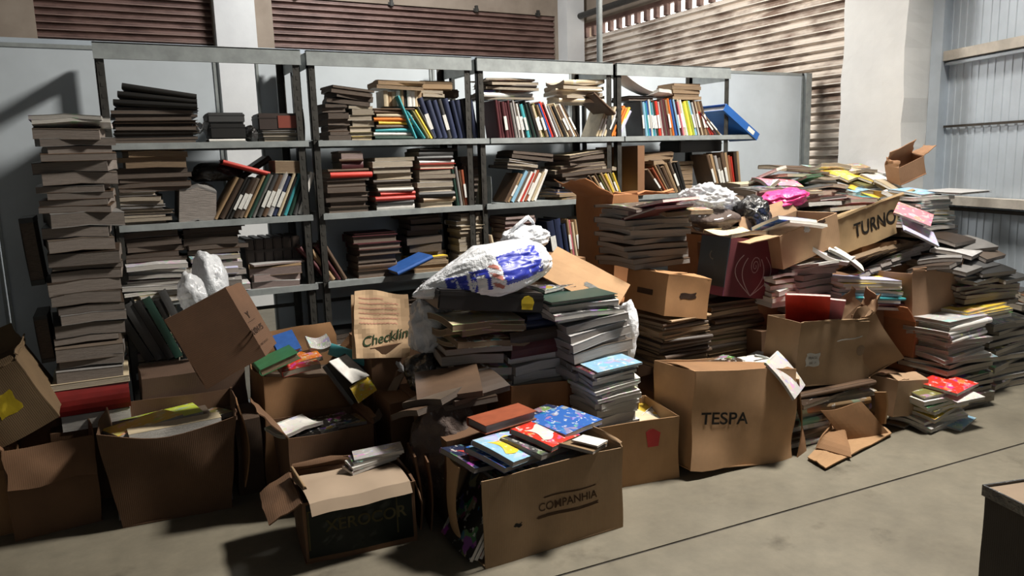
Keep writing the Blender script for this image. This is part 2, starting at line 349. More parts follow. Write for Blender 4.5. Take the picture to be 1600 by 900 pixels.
# ------------------------------------------------------------------ cartons
def nz(p, s, sd=0): return noise.noise(Vector(p)*s + Vector((sd*3.1, sd*1.7, sd)))
def carton(name, w, d, h, mw, label, cat='box', color=(.30, .185, .095), flaps=None, flare=0., warp=.005, th=.005, seed=0, group=None, sag=0., closed=False, sides='FBLR', bottom=True):
    """open cardboard box. local origin = centre of the bottom, front = -Y. flaps = {side: (angle out from vertical, length)}"""
    root = empty(name, mw=mw); tag(root, label, cat, group)
    sx = lambda v: 1+flare*v
    body = MB(); g = 10
    def wob(p, amt=warp): return Vector(p)+Vector((nz(p, 5, seed), nz(p, 5, seed+9), nz(p, 5, seed+5)*.6))*amt*2
    def rim(u): return h*(1-sag*math.sin(PI*u)/max(h, .01)) 
    side = {'F': lambda u, v: wob(((u-.5)*w*sx(v), -d/2*sx(v), v*rim(u))), 'B': lambda u, v: wob(((.5-u)*w*sx(v), d/2*sx(v), v*h)),
            'L': lambda u, v: wob((-w/2*sx(v), (.5-u)*d*sx(v), v*h)), 'R': lambda u, v: wob((w/2*sx(v), (u-.5)*d*sx(v), v*h))}
    for k in sides: body.sheet(side[k], g, g, th)
    if bottom: body.sheet(lambda u, v: (( .5-u)*w*.995, (v-.5)*d*.995, 0.0005), 2, 2, th)
    mk('body', body.mesh('carton_body'), M['card'], root, color)
    for k, (ang, ln) in (flaps or {}).items():
        a = R(ang); out = {'F': (0, -1), 'B': (0, 1), 'L': (-1, 0), 'R': (1, 0)}[k]
        def ff(u, v, k=k, a=a, out=out, ln=ln):
            p = side[k](u, 1); tp = .03*(1 if v > .3 else 0)
            c = side[k](.5, 1); p = c+(p-c)*(1-tp*v*2)
            cr = math.sin(v*PI*.5)
            return p+Vector((out[0]*math.sin(a)*ln*v, out[1]*math.sin(a)*ln*v, math.cos(a)*ln*v)) + Vector((nz((u*2, v*2, ang*.1), 1.3, seed+3), nz((u*2, v*2, 1), 1.2, seed), nz((u*2, v*2, 2), 1.3, seed+7)))*warp*2.5*cr
        mk('flap', MB().sheet(ff, 8, 5, th*.9).mesh('flap'), M['card'], root, tuple(min(.9, c*1.06) for c in color))
    if closed:
        mk('closed_lid', MB().sheet(lambda u, v: wob(((u-.5)*w*sx(1), (v-.5)*d*sx(1), h+.001+.012*math.sin(PI*v)*math.sin(PI*u))), 8, 8, th).mesh('lid'), M['card'], root, color)
    return root
def frame(bl, br, tl):
    """orthonormal frame: x along bl->br, z towards tl, y into the picture; returns matrix at middle of the bottom front edge, width, height"""
    x = (br-bl); w = x.length; x.normalize(); z = tl-bl; z -= x*z.dot(x); hgt = z.length; z.normalize(); y = z.cross(x)
    m = Matrix((x, y, z)).transposed().to_4x4(); m.translation = (bl+br)/2; return m, w, hgt
def fcarton(name, bl, br, tl, d, label, **k):
    m, w, hgt = frame(bl, br, tl); return carton(name, w, d, hgt, m @ T(0, d/2, 0), label, **k), w, hgt
def bil(fn, n, u, v):
    u = min(.9999, max(0, u))*n; v = min(.9999, max(0, v))*n; i, j = int(u), int(v); a, b_ = u-i, v-j
    return (fn(i/n, j/n)*(1-a)*(1-b_)+fn((i+1)/n, j/n)*a*(1-b_)+fn(i/n, (j+1)/n)*(1-a)*b_+fn((i+1)/n, (j+1)/n)*a*b_)
def conform(root, *_, base='body', names=('printed_text', 'printed_mark', 'painted_lettering', 'printed_oval', 'oval_stamp', 'printed_front', 'printed_frame', 'red_mark', 'white_label', 'round_stamp', 'torn_line', 'hand_hole', 'tape_piece', 'yellow_sticker', 'tulip_outline', 'spiral'), direction=None):
    """lay printed marks onto the slightly uneven board they are printed on"""
    bd = [o for o in root.children if o.name.startswith(base)][0]
    bv = BVHTree.FromPolygons([v.co for v in bd.data.vertices], [list(f.vertices) for f in bd.data.polygons])
    for o in root.children:
        nm = o.name.split('.')[0]
        if nm not in names: continue
        L = o.matrix_basis.copy(); Li = L.inverted(); me = o.data
        lift = .0026 if nm in ('handwriting', 'handwritten_line', 'printed_text', 'painted_lettering', 'printed_mark') else .0020 if nm == 'printed_frame' else .0013
        ps = [L @ v.co for v in me.vertices]
        if nm in ('printed_text', 'painted_lettering', 'printed_mark', 'handwriting'): out = (L.to_3x3() @ Vector((0, 0, 1))).normalized()
        elif max(p.x for p in ps)-min(p.x for p in ps) < .012: out = Vector((-1, 0, 0))
        else: out = Vector((0, -1, 0))
        for v, p in zip(me.vertices, ps):
            hit, n, _i, _d = bv.ray_cast(p+out*.5, -out)
            if hit is not None: v.co = Li @ (hit+out*lift)
def patch(name, w, h, mw, m, parent, th=.0012, ang=0):
    return mk(name, MB().sheet(lambda u, v: ((u-.5)*w+.004*math.sin(9*v), -.0006, (v-.5)*h+.003*math.sin(7*u)), 6, 6, -th).mesh(name), m, parent, None, mw @ RY(ang))
# ------------------------------------------------------------------ crumpled bags and sheets
def bag(name, c, r, m, label, cat, seed=0, crump=.16, fold=.07, rot=(0, 0, 0), pinch=0., group=None, flatb=-.75, sub=5, fn=None, mw=None, color=None):
    bm = bmesh.new(); bmesh.ops.create_icosphere(bm, subdivisions=sub, radius=1)
    for v in bm.verts:
        p = v.co.copy(); n1 = noise.noise(p*1.4+Vector((seed, 0, 0))); rg = 0
        for o, (s, a) in enumerate(((2.3, 1), (4.7, .55), (9, .3))): rg += a*(1-2*abs(noise.noise(p*s+Vector((0, seed*1.3, o)))))
        k = 1+crump*n1*1.6+fold*(rg-1.2); q = p*k
        if pinch: q.x *= 1; tt = max(0, -q.x); q.y *= 1-pinch*tt; q.z *= 1-pinch*tt*.9
        if q.z < flatb: q.z = flatb+(q.z-flatb)*.1
        if fn: q = fn(q)
        v.co = Vector((q.x*r[0], q.y*r[1], q.z*r[2]))
    me = bpy.data.meshes.new(name); bm.to_mesh(me); bm.free(); me.shade_smooth()
    o = mk(name, me, m, None, color); o.matrix_world = mw if mw is not None else Matrix.Translation(c) @ Euler([R(a) for a in rot]).to_matrix().to_4x4()
    return tag(o, label, cat, group)
def print_on(o, test, m, name, off=.0015):
    me = o.data; idx = {}; vs = []; fs = []
    for p in me.polygons:
        if test(p.center, p.normal):
            f = []
            for vi in p.vertices:
                if vi not in idx: idx[vi] = len(vs); vs.append(me.vertices[vi].co+me.vertices[vi].normal*off)
                f.append(idx[vi])
            fs.append(f)
    return mk(name, me_from(vs, fs, name, True), m, o)
def sheet_thing(name, fn, nu, nv, th, m, label, cat, color=None, group=None, mw=None):
    o = mk(name, MB().sheet(fn, nu, nv, th).mesh(name), m, None, color, mw); return tag(o, label, cat, group)
def bcurve(a, b_, t): return a+(b_-a)*t
# ================================================================== ROOM
XW = 5.3; YB = 8.0
fl = MB()
# floor slab in two pours with the joint between
ja, jb = Vector((1.3, 2.04, 0)), Vector((3.75, 1.89, 0)); jd = (jb-ja).normalized(); jn = Vector((-jd.y, jd.x, 0))
def slab(side):
    b = MB(); o = ja+jn*.006*side; far = 12
    a0 = o-jd*9; a1 = o+jd*7; c1 = a1+jn*far*side; c0 = a0+jn*far*side
    vs = [a0, a1, c1, c0]; 
    if side < 0: vs = vs[::-1]
    b.v = [Vector((v.x, v.y, 0)) for v in vs]+[Vector((v.x, v.y, -.1)) for v in vs]
    b.f = [[0, 1, 2, 3], [7, 6, 5, 4]]+[[i, i+4, (i+1) % 4+4, (i+1) % 4] for i in range(4)]; return b
f_ = slab(1); g_ = slab(-1); n0 = len(f_.v); f_.v += g_.v; f_.f += [[i+n0 for i in q] for q in g_.f]
struct('floor', f_.mesh(), M['floor'])
j_ = MB(); p = ja-jd*9; q = ja+jd*7; k = jn*.02
j_.v = [p-k+zz*-.004, q-k+zz*-.004, q+k+zz*-.004, p+k+zz*-.004]; j_.f = [[0, 1, 2, 3]]
struct('trim_1', j_.mesh(), M['joint'])
struct('wall_back', MB().box(-5, 5.6, YB, YB+.2, 0, 2.58).mesh(), M['wall'])
ub = MB().box(-5, -.36, YB, YB+.2, 2.58, 5).box(1.09, 1.66, YB, YB+.2, 2.58, 5).box(4.94, 5.6, YB, YB+.2, 2.58, 5).box(-.36, 1.09, YB, YB+.2, 3.08, 5).box(1.66, 4.94, YB, YB+.2, 3.08, 5)
struct('wall_back_upper', ub.mesh(), M['upper'])
struct('trim_2', MB().box(1.10, 1.47, YB-.14, YB+.02, 0, 5).mesh(), M['column'])
struct('trim_3', MB().box(4.98, 5.22, YB-.2, YB+.02, 0, 5).mesh(), M['column'])
def slats(u0, u1, z0, z1, pitch, at, m, name, dep=.032):
    b = MB(); n = int((z1-z0)/pitch+.5); pf = []
    for i in range(n):
        for k in range(8):
            t = k/8; pf.append((z0+pitch*(i+t), dep*(0, 0, .75, .95, 1., 1., .95, .7)[k]))
    pf.append((z0+pitch*n, 0)); nu = 12
    for i in range(nu+1):
        for z, o in pf: b.v.append(at(u0+(u1-u0)*i/nu, z, o))
    L = len(pf)
    for i in range(nu):
        for j in range(L-1): b.f.append([i*L+j, (i+1)*L+j, (i+1)*L+j+1, i*L+j+1])
    me = b.mesh(name); sd = bmesh.new(); sd.from_mesh(me); bmesh.ops.solidify(sd, geom=sd.faces[:], thickness=.004); sd.to_mesh(me); sd.free()
    o = struct(name, me, m)
    lp = MB()
    for i in range(n):
        z = z0+pitch*(i+.30); q = [at(u0, z, dep*.8), at(u1, z, dep*.8), at(u1, z, dep*1.22), at(u0, z, dep*1.22)]
        k = len(lp.v); lp.v += q+[v+zz*.0075 for v in q]
        lp.f += [[k, k+3, k+2, k+1], [k+4, k+5, k+6, k+7], [k, k+1, k+5, k+4], [k+2, k+3, k+7, k+6], [k+1, k+2, k+6, k+5], [k, k+4, k+7, k+3]]
    mk('slat_edges', lp.mesh(), M['lipcream'] if 'cream' in m.name else M['lipbrown'], o)
    return o
slats(-.36, 1.09, 2.58, 3.1, .063, lambda u, z, o: Vector((u, YB+.05-o, z)), M['slatbrown'], 'window_1')
slats(1.66, 4.94, 2.58, 3.1, .063, lambda u, z, o: Vector((u, YB+.05-o, z)), M['slatbrown'], 'window_2')
slats(YB-.02, 3.92, 0, 2.84, .071, lambda u, z, o: Vector((XW+.03-o, u, z)), M['slatcream'], 'door_1', .034)
for i, x in enumerate((1.9, 2.9, 3.9, 4.7)): struct('trim_%d' % (20+i), MB().box(x-.015, x+.015, YB-.03, YB+.01, 3.06, 3.13).box(x-.03, x+.03, YB-.012, YB+.01, 3.07, 3.1).mesh(), M['post'])
# perforated row above the roller door, then lintel
b = MB(); y = 3.92
while y < YB-.05: b.box(XW, XW+.05, y, y+.055, 2.84, 2.95); y += .165
b.box(XW, XW+.05, 3.92, YB, 2.95, 3.0)
struct('window_3', b.mesh(), M['slatbrown'])
struct('wall_right', MB().box(XW, XW+.2, 3.3, YB+.2, 3.0, 5).mesh(), M['upper'])
struct('trim_4', MB().tube([(XW-.14, YB-.1, 3.06), (XW-.14, 3.95, 3.06)], .035, 12).mesh('m', True), M['post'])
colm = MB(); N_ = 30
colm.sheet(lambda u, v: (XW-.10+.005*nz((u*3, v*9, 0), 2, 3), 3.92-.50*u+.008*nz((0, v*14, u), 2, 1)*(u > .9), 5*v), 6, 60, -.3)
struct('wall_right_column', colm.mesh('m'), M['column'])
cl_ = [o for o in COL.objects if o.name == 'wall_right_column'][0]
for (px, py, s_) in ((1400, 143, .016), (1413, 178, .018)):
    d_ = ray(px, py); p_ = CAM+d_*((XW-.105)/d_.x)
    mk('rust_spot', MB().tube([p_, p_+Vector((.012, 0, 0))], s_, 9).mesh(), M['railm'], cl_)
struct('trim_5', MB().box(XW-.14, XW+.1, 3.33, 3.41, 0, 5).mesh(), M['gate'])
# hinged sheet-metal gate leaf with rails
gd = Vector((-.319, -.948, 0)); gn = Vector((-.948, .319, 0)); g0 = Vector((5.26, 3.36, 0))
pf = []; x = 0.
while x < 2.6:
    pf += [(x, 0), (x+.02, .0), (x+.024, .005), (x+.045, .005), (x+.049, 0)]; x += .075 if (int(x/.075) % 2) else .062
b = MB(); L = len(pf)
for z in (0, 1.25, 2.5, 5):
    for u, o in pf: b.v.append(g0+gd*u+gn*o+zz*z)
for i in range(3):
    for j in range(L-1): b.f.append([i*L+j, i*L+j+1, (i+1)*L+j+1, (i+1)*L+j])
gate = struct('door_2', b.mesh(), M['gate'])
def rail(z0, z1, o0, o1, m):
    b = MB(); vs = []
    for z in (z0, z1):
        for o in (o0, o1):
            for u in (.0, 2.6): vs.append(g0+gd*u+gn*o+zz*z)
    b.v = vs; b.f = [[0, 1, 3, 2], [4, 6, 7, 5], [0, 4, 5, 1], [2, 3, 7, 6], [0, 2, 6, 4], [1, 5, 7, 3]]; return mk('rail', b.mesh(), M[m], gate)
zr = [ (CAM + ray(1500, py)*((g0-CAM).dot(gn)/ray(1500, py).dot(gn))).z for py in (78, 93, 196, 306, 319)]
rail(zr[1], zr[0], .012, .07, 'railm'); rail(zr[1]-.03, zr[1]-.012, .012, .05, 'gate'); rail(zr[2]-.01, zr[2]+.006, .012, .022, 'joint'); rail(zr[4], zr[3], .012, .09, 'railm'); rail(zr[4]-.04, zr[4]-.02, .012, .05, 'joint')
p = W(936, 60, 4.75); tag(mk('steel_pole', MB().tube([(p.x, 4.75, 0), (p.x+.01, 4.75, 4.95)], .022, 14).mesh('m', True), M['steel']), 'slim vertical grey steel pole rising behind the shelves near the corner', 'pole')
struct('ceiling', MB().box(-5, 5.6, -4, YB+.2, 5, 5.1).mesh(), M['upper'])
struct('wall_left', MB().box(-5.2, -5, -4, YB+.2, 0, 5).mesh(), M['wall'])
struct('wall_front', MB().box(-5, 5.6, -4.2, -4, 0, 5).mesh(), M['wall'])
struct('wall_right_front', MB().box(5.5, 5.6, -4, 3.3, 0, 5).mesh(), M['wall'])
# ================================================================== SHELVING
ZS = [1.535, 1.155, .79, .44, .10]; YS = 4.0
def shelving(x0, x1, boards, label):
    r = empty('steel_shelving_unit', (x0, YS, 0)); tag(r, label, 'shelving', 'four steel shelving units in a row')
    w = x1-x0
    def post(x, y, sx, sy):
        b = MB(); b.box(x, x+sx*.036, y, y+sy*.004, 0, 1.98) if sx > 0 else b.box(x-.036, x, y, y+sy*.004, 0, 1.98)
        b.box(min(x, x+sx*.004), max(x, x+sx*.004), min(y, y+sy*.036), max(y, y+sy*.036), 0, 1.98)
        for i in range(38): z = .04+i*.05; b.box(x+sx*.018-.005, x+sx*.018+.005, min(y, y+sy*.004)-.0015, max(y, y+sy*.004)+.0015, z, z+.018)
        return b.mesh('post')
    for x, sx in ((0, 1), (w, -1)):
        for y, sy in ((0, 1), (.40, -1)): mk('post', post(x, y, sx, sy), M['post'], r)
    for i, (bx0, bx1) in boards.items():
        z = ZS[i]; b = MB(); u0, u1 = bx0-x0, bx1-x0
        b.box(u0, u1, -.012, .40, z-.006, z); b.box(u0, u1, -.016, -.012, z-.03, z); b.box(u0, u1, .40, .404, z-.03, z); b.box(u0, u0+.003, -.012, .4, z-.03, z); b.box(u1-.003, u1, -.012, .4, z-.03, z)
        mk('shelf_board', b.mesh('board'), M['steel'], r)
    for y in (-.012,): mk('top_rail', MB().box(-.005, w+.005, y, y+.016, 1.912, 1.985).box(-.005, w+.005, y, y+.03, 1.98, 1.986).mesh('rail'), M['steel'], r)
    for x in (0, w-.004): mk('side_rail', MB().box(x, x+.004, .0, .4, 1.90, 1.98).mesh('rail'), M['steel'], r)
    mk('cross_brace', MB().box(0, w, .405, .409, -.01, .01, RY(0)).mesh('m'), M['post'], r, None, T(0, 0, .62))
    return r
shelving(.03, .945, {0: (.05, .96), 1: (.05, .955), 2: (.05, .955), 3: (.05, .955), 4: (.05, .95)}, 'first grey steel shelving unit from left, beside the tall paper tower')
shelving(.985, 1.90, {0: (1.01, 2.0), 1: (1.01, 1.94), 2: (1.01, 1.94), 3: (1.01, 1.93), 4: (1.01, 1.9)}, 'second grey steel shelving unit from left, with navy books on its upper board')
shelving(1.945, 2.875, {0: (2.01, 2.96), 1: (1.97, 2.91), 2: (1.97, 2.9), 3: (1.97, 2.9), 4: (1.97, 2.87)}, 'third steel shelving unit from left, with dark red books on its upper board')
shelving(2.915, 3.86, {0: (2.97, 4.13), 1: (2.94, 3.9), 2: (2.94, 3.85), 3: (2.94, 3.85)}, 'fourth steel shelving unit from left, left of the bare grey panel')
# grey partition panels standing right behind the shelving
YP = 4.47
def panel(x0, x1, label):
    r = empty('partition_panel', (x0, YP, 0)); tag(r, label, 'panel', 'grey partition panels behind the shelving')
    w = x1-x0; mk('sheet', MB().box(.01, w-.01, 0, .03, 0.02, 2.02).mesh(), M['panel'], r)
    mk('frame', MB().box(0, .014, -.004, .034, 0, 2.035).box(w-.014, w, -.004, .034, 0, 2.035).box(0, w, -.004, .034, 2.015, 2.035).mesh(), M['steel'], r)
panel(-1.45, -.478, 'grey partition panel at the far left edge, left of the thin seam')
panel(-.470, .607, 'grey partition panel behind the tall paper tower and first shelving')
panel(.815, 1.86, 'grey partition panel right of the white column strip')
panel(1.865, 2.88, 'grey partition panel behind the second shelving and its right post')
panel(2.885, 3.90, 'grey partition panel behind the third and fourth shelving')
panel(3.905, 5.12, 'grey partition panel standing clear right of the last shelving')
tag(mk('corner_post', MB().box(5.125, 5.19, YP-.03, YP+.04, 0, 2.035).mesh(), M['steel']), 'darker grey post at the right end of the grey partition', 'post')
# ------------------------------------------------------------------ shelf contents
SX = lambda px, z: W(px, proj_y(px, z), YS).x
def proj_y(px, z):
    # picture height of shelf level z at column px (front plane of the shelving)
    lo, hi = -300, 1500
    for _ in range(40):
        m_ = (lo+hi)/2
        if W(px, m_, YS).z > z: lo = m_
        else: hi = m_
    return lo
def ZY(px, py): return W(px, py, YS).z
def fstack(px0, px1, lev, pytop, cols, kinds, where, z0=None, **k):
    z0 = ZS[lev] if z0 is None else z0
    zm = z0+.08; a, b_ = SX(px0, zm), SX(px1, zm); zt = ZY((px0+px1)/2, pytop)
    y = k.pop('y', YS+.01); h = k.pop('h', .22)
    return stack((a+b_)/2, y, z0, zt, b_-a, h, cols, kinds, where, **k)
T1, T2, T3, T4 = 'upper board of first shelving', 'second board of first shelving', 'third board of first shelving', 'fourth board of first shelving'
# bay 1, upper board
z = fstack(178, 312, 0, 168, ['grey', 'grey-brown', 'brown', 'dark brown', 'black'], ['soft', 'thin', 'hard'], 'left pile, '+T1, h=.30, jr=3, t=(.012, .022), page='dark')
x = SX(250, 1.7)
for i in range(3): book('hard', .30, .36-.02*i, .028, 'black', T(x+.01*i, YS+.16, z+.001+.0285*i) @ RY(3+3*i) @ RZ(84), f'black tilted binder, {("lowest", "middle", "topmost")[i]} of three on the left pile, upper board of first shelving', 'black binders on the first shelving', 'tan')
sheet_thing('plastic_wrapper', lambda u, v: (SX(300, 1.6)+.13*u, YS+.03+.1*v, 1.60+.05*nz((u*3, v*3, 0), 1.5)+.06*u*(1-v)), 14, 12, .001, M['film'], 'shiny crumpled clear wrapper between black binders and two black boxes', 'wrapper')
def case(name, x0, x1, y, z, h, d, colr, label, cat='box', group=None, front=None, mt=None):
    r = empty(name, mw=(T((x0+x1)/2, y, z) if mt is None else mt)); tag(r, label, cat, group); w = x1-x0
    me = MB().box(-w/2, w/2, 0, d, 0, h).mesh('m'); bm = bmesh.new(); bm.from_mesh(me); bmesh.ops.bevel(bm, geom=bm.edges[:], offset=min(.006, h*.2), segments=2, affect='EDGES'); bm.to_mesh(me); bm.free()
    mk('case', me, M['cover'], r, colr); mk('lid_rim', MB().box(-w/2-.0015, w/2+.0015, -.0015, d+.0015, h*.70, h*.76).mesh(), M['cover'], r, tuple(c*.6 for c in colr))
    if front: mk('front_panel', MB().box(-w*.02, w/2-.008, -.003, 0, .012, h-.012).mesh(), M['cover'], r, front)
    return r
zb = ZS[0]
book('hard', .17, .17, .015, 'white', T((SX(328, zb)+SX(384, zb))/2, YS+.1, zb) @ RZ(90), 'white book lying under the two black boxes, upper board of first shelving', 'loose books on shelves', 'white')
case('black_box', SX(330, zb), SX(386, zb), YS+.01, zb+.016, .075, .17, C['black'], 'lower black box on white book, upper board of first shelving')
case('black_box', SX(328, zb), SX(386, zb), YS+.01, zb+.092, .05, .17, C['dark grey'], 'upper rounded black box on another black box, upper board of first shelving')
bag('black_pouch', (SX(393, zb)+.01, YS+.06, zb+.036), (.035, .05, .045), M['bagblack'], 'small round black pouch between black boxes and red-brown box', 'pouch', seed=4, sub=4)
stack(SX(440, zb), YS+.01, zb, zb+.052, .19, .2, ['grey-brown', 'dark grey'], 'hard', 'under the red-brown box, upper board of first shelving', top=[('light grey', 'thin')], jr=2)
case('red_brown_box', SX(407, zb), SX(471, zb), YS+.02, zb+.055, .085, .18, (.05, .035, .03), 'dark box with red-brown front panel on books, upper board of first shelving', front=(.24, .055, .035))
mk_be = lambda x, y, z: tag(mk('steel_bookend', MB().sheet(lambda u, v: (x+.004*math.sin(v*3), y+.11*u*(1-.55*v), z+.16*v), 6, 8, .002).box(x, x+.09, y, y+.1, z, z+.002).mesh(), M['steel']), 'thin grey steel bookend standing among the books', 'bookend', 'steel bookends')
for bx, bz in ((SX(478, 1.5), 0), (SX(755, 1.2), 1), (SX(768, 1.2), 1), (SX(487, .8), 2), (SX(507, .8), 2)): mk_be(bx, YS+.0, ZS[bz]+.0005)
# bay 1, second board
z = fstack(178, 262, 1, 300, ['light grey', 'grey', 'dark brown', 'grey-brown'], ['thin', 'soft', 'plain'], 'left pile, '+T2, h=.3, t=(.01, .022), jr=7, jx=.02)
z = fstack(180, 300, 1, 262, ['brown', 'grey-brown'], ['soft', 'plain'], 'brown layers, left pile, '+T2, z0=z, h=.28, t=(.02, .035), page='dark', jx=.02)
z = fstack(186, 292, 1, 233, ['tan', 'brown'], ['plain'], 'file folders atop the left pile, '+T2, z0=z, h=.3, t=(.02, .03), page='tan')
xb = SX(300, 1.25); book('plain', .26, .17, .17, 'grey', T(xb+.02, YS+.15, ZS[1]+.001) @ RY(6) @ RZ(-90), 'thick grey slumped bundle left of the leaning row, second board of first shelving', 'loose bundles', 'mag')
xe = row(SX(332, 1.2)-.0, YS+.01, ZS[1], ['tan', 'dark brown', 'black', 'black', 'dark brown', 'grey-brown', 'tan', 'dark green', 'grey', 'dark grey', 'brown', 'light grey', 'navy blue', 'cream', 'black', 'teal', 'dark green', 'dark grey', 'white'], .235, .19, 'leaning row, second board of first shelving', 'leaning books on the first shelving', lean=31, lean2=22, t=(.014, .026))
book('thin', .17, .23, .022, 'red', T(SX(392, 1.4)-.02, YS+.10, 1.395) @ RY(17) @ RZ(90), 'bright red slab lying aslant over the leaning row, first shelving', 'loose books on shelves', 'dark')
bag('black_bag', (SX(343, 1.4), YS+.17, 1.385), (.13, .11, .055), M['bagblack'], 'flat black bag above the leaning row, second board of first shelving', 'bag', seed=9, sub=4)
book('thin', .2, .2, .03, 'dark brown', T(SX(410, 1.45), YS+.3, 1.39) @ RY(-32) @ RZ(90), 'dark propped book beneath the upper board, behind the red slab', 'loose books on shelves', 'dark')
book('soft', .17, .135, .062, 'cream', T(SX(452, 1.4), YS+.1, 1.375) @ RY(2) @ RZ(-90), 'thick cream paperback lying on the leaning row, first shelving', 'loose books on shelves', 'tan')
# bay 1, third board
z = fstack(196, 300, 2, 408, ['cream', 'light grey', 'white', 'grey-brown'], ['magb', 'softb', 'plain'], 'pale warped sheaves, left pile, '+T3, h=.3, t=(.014, .024), jr=14, jx=.03, y=YS-.03, page='white')
z = fstack(190, 285, 2, 352, ['grey', 'brown', 'dark brown', 'grey-brown', 'black'], ['soft', 'plain', 'softb'], 'left pile, '+T3, z0=z, h=.3, t=(.018, .034), page='dark', jx=.02, jr=8)
z = fstack(300, 380, 2, 395, ['light grey', 'grey', 'lavender'], ['plain', 'magb'], 'pale sheaves, middle pile, '+T3, h=.26, t=(.02, .04), jr=10, jx=.02, y=YS-.02, page='mag')
z = fstack(290, 383, 2, 345, ['brown', 'dark brown', 'grey-brown', 'brown', 'light grey'], ['soft', 'hard', 'plain'], 'middle pile, '+T3, z0=z, h=.28, t=(.016, .034), page='dark', jr=9)
for i in range(6): case('archive_box', SX(392, .9)+.048*i, SX(392, .9)+.048*i+.044, YS+.12, ZS[2], .25, .24, (.05, .034, .026), f'dark brown upright archive box, {ORD[i]} from left, third board of first shelving', group='archive boxes on the first shelving')
z = fstack(396, 475, 2, 412, ['light grey', 'grey', 'tan'], ['plain', 'softb'], 'pinkish bundles in front of archive boxes, '+T3, h=.11, t=(.03, .045), page='pink', jr=12)
# bay 1, fourth board: papers right under the third and dark books
z = fstack(195, 285, 3, 470, ['cream', 'light grey', 'grey-brown', 'olive'], ['plain', 'magb', 'softb'], 'pale warped pile, fourth board of first shelving', h=.26, t=(.02, .034), jr=10, z0=.44)
# bay 2, upper board
z0 = ZS[0]; B2 = 'of second shelving'
z = fstack(512, 548, 0, 163, ['dark brown', 'black', 'brown'], ['hard', 'soft'], 'leftmost dark pile, upper board '+B2, h=.2, t=(.02, .035), jr=6, page='dark')
za = fstack(549, 586, 0, 166, ['cream', 'white', 'olive', 'yellow'], ['soft', 'hard'], 'pale pile, upper board '+B2, h=.2, t=(.02, .034), jr=4, page='page', top=[('white', 'soft'), ('cream', 'soft'), ('white', 'soft')])
zc = fstack(587, 650, 0, 170, {0: 'dark green', 1: 'white', 2: 'teal', 3: 'brown', 4: 'yellow', 5: 'orange', 6: 'cream'}, ['hard'], 'coloured pile, upper board '+B2, h=.2, t=(.017, .022), jr=3, page='white', face='spine')
fstack(518, 582, 0, 137, ['brown', 'grey-brown', 'dark brown'], ['softb', 'soft'], 'tilted brown books on the pile tops, '+B2, z0=max(z, za)+.004, h=.22, t=(.018, .03), page='dark', tilt=(0, 7), jr=9)
z = max(za, zc)
x_ = row(SX(603, z), YS+.02, z+.002, ['cream', 'tan', 'cream', 'white', 'tan', 'black', 'white', 'white', 'cream', 'tan'], .085, .13, 'small row atop the coloured pile, second shelving', 'little pale books on the second shelving', t=(.017, .026), kinds=('soft',), lab=0)
z2 = z+.095
fstack(586, 664, 0, 125, ['tan', 'cream', 'grey-brown'], ['softb', 'soft'], 'highest pile, upper board '+B2, z0=z2, h=.18, t=(.016, .025), page='tan', jr=14, jx=.03)
z3 = z+.02
# navy and teal leaning row
book('thin', .18, .245, .016, 'teal', T(SX(632, z0)+.06, YS+.0, z0) @ RY(-22) @ T(0, .09, .125) @ Matrix(((0, 0, 1, 0), (1, 0, 0, 0), (0, 1, 0, 0), (0, 0, 0, 1))), 'bright teal book leaning left of the navy volumes, second shelving', 'loose books on shelves', 'white')
x_ = row(SX(652, z0)+.04, YS+.0, z0, ['teal', 'olive', 'yellow', 'dark grey'], .19, .18, 'slanting books beside the navy volumes, second shelving', 'slanting books on the second shelving', lean=-33, lean2=-28, t=(.012, .02))
x_ = row(x_-.02, YS+.015, z0, ['navy blue', 'navy blue', 'navy blue', 'dark grey', 'navy blue', 'navy blue', 'navy blue', 'black', 'navy blue'], .225, .2, 'navy volumes, upper board of second shelving', 'navy volumes on the second shelving', lean=-19, lean2=-9, t=(.026, .036), kinds=('hard',), lab=.1)
zt = z0+.235
stack(SX(676, zt), YS+.03, zt, zt+.035, .15, .18, ['cream', 'tan'], 'soft', 'pale books lying over the navy volumes, second shelving', jr=9, t=(.016, .02))
case('cardboard_case', SX(659, zt)+.01, SX(700, zt)+.05, YS+.04, zt+.036, .05, .2, C['tan'], 'small tan-brown carton on top of the second shelving books, next to the post')
case('cardboard_case', SX(690, zt)+.0, SX(724, zt)+.02, YS+.10, zt+.0, .048, .2, C['brown'], 'darker brown carton under the rail, right of the tan carton')
# bay 2, second board
b2 = 'second board of second shelving'
z = fstack(514, 578, 1, 278, ['brown', 'dark brown', 'grey-brown'], ['hard', 'soft'], 'first pile, '+b2, h=.22, t=(.022, .034), page='dark', jr=3, top=[('white', 'soft'), ('dark brown', 'hard')])
z = fstack(511, 577, 1, 265, {0: 'red'}, ['hard'], 'crowning the first pile, '+b2, z0=z, h=.22, t=(.03, .032), face='spine')
z = fstack(534, 570, 1, 249, {0: 'maroon'}, ['hard'], 'above the red book, first pile, '+b2, z0=z, h=.17, t=(.04, .042), face='spine')
z = fstack(530, 568, 1, 237, {0: 'cream'}, ['soft'], 'very top of first pile, '+b2, z0=z, h=.17, t=(.03, .04), page='pink')
z = fstack(588, 650, 1, 246, {0: 'white', 1: 'dark grey', 2: 'red', 3: 'red', 4: 'white', 5: 'dark brown', 6: 'dark brown', 7: 'cream', 8: 'dark brown', 9: 'white', 10: 'cream'}, ['hard', 'soft'], 'second pile, '+b2, h=.22, t=(.018, .034), face='mix', page='page', jr=3)
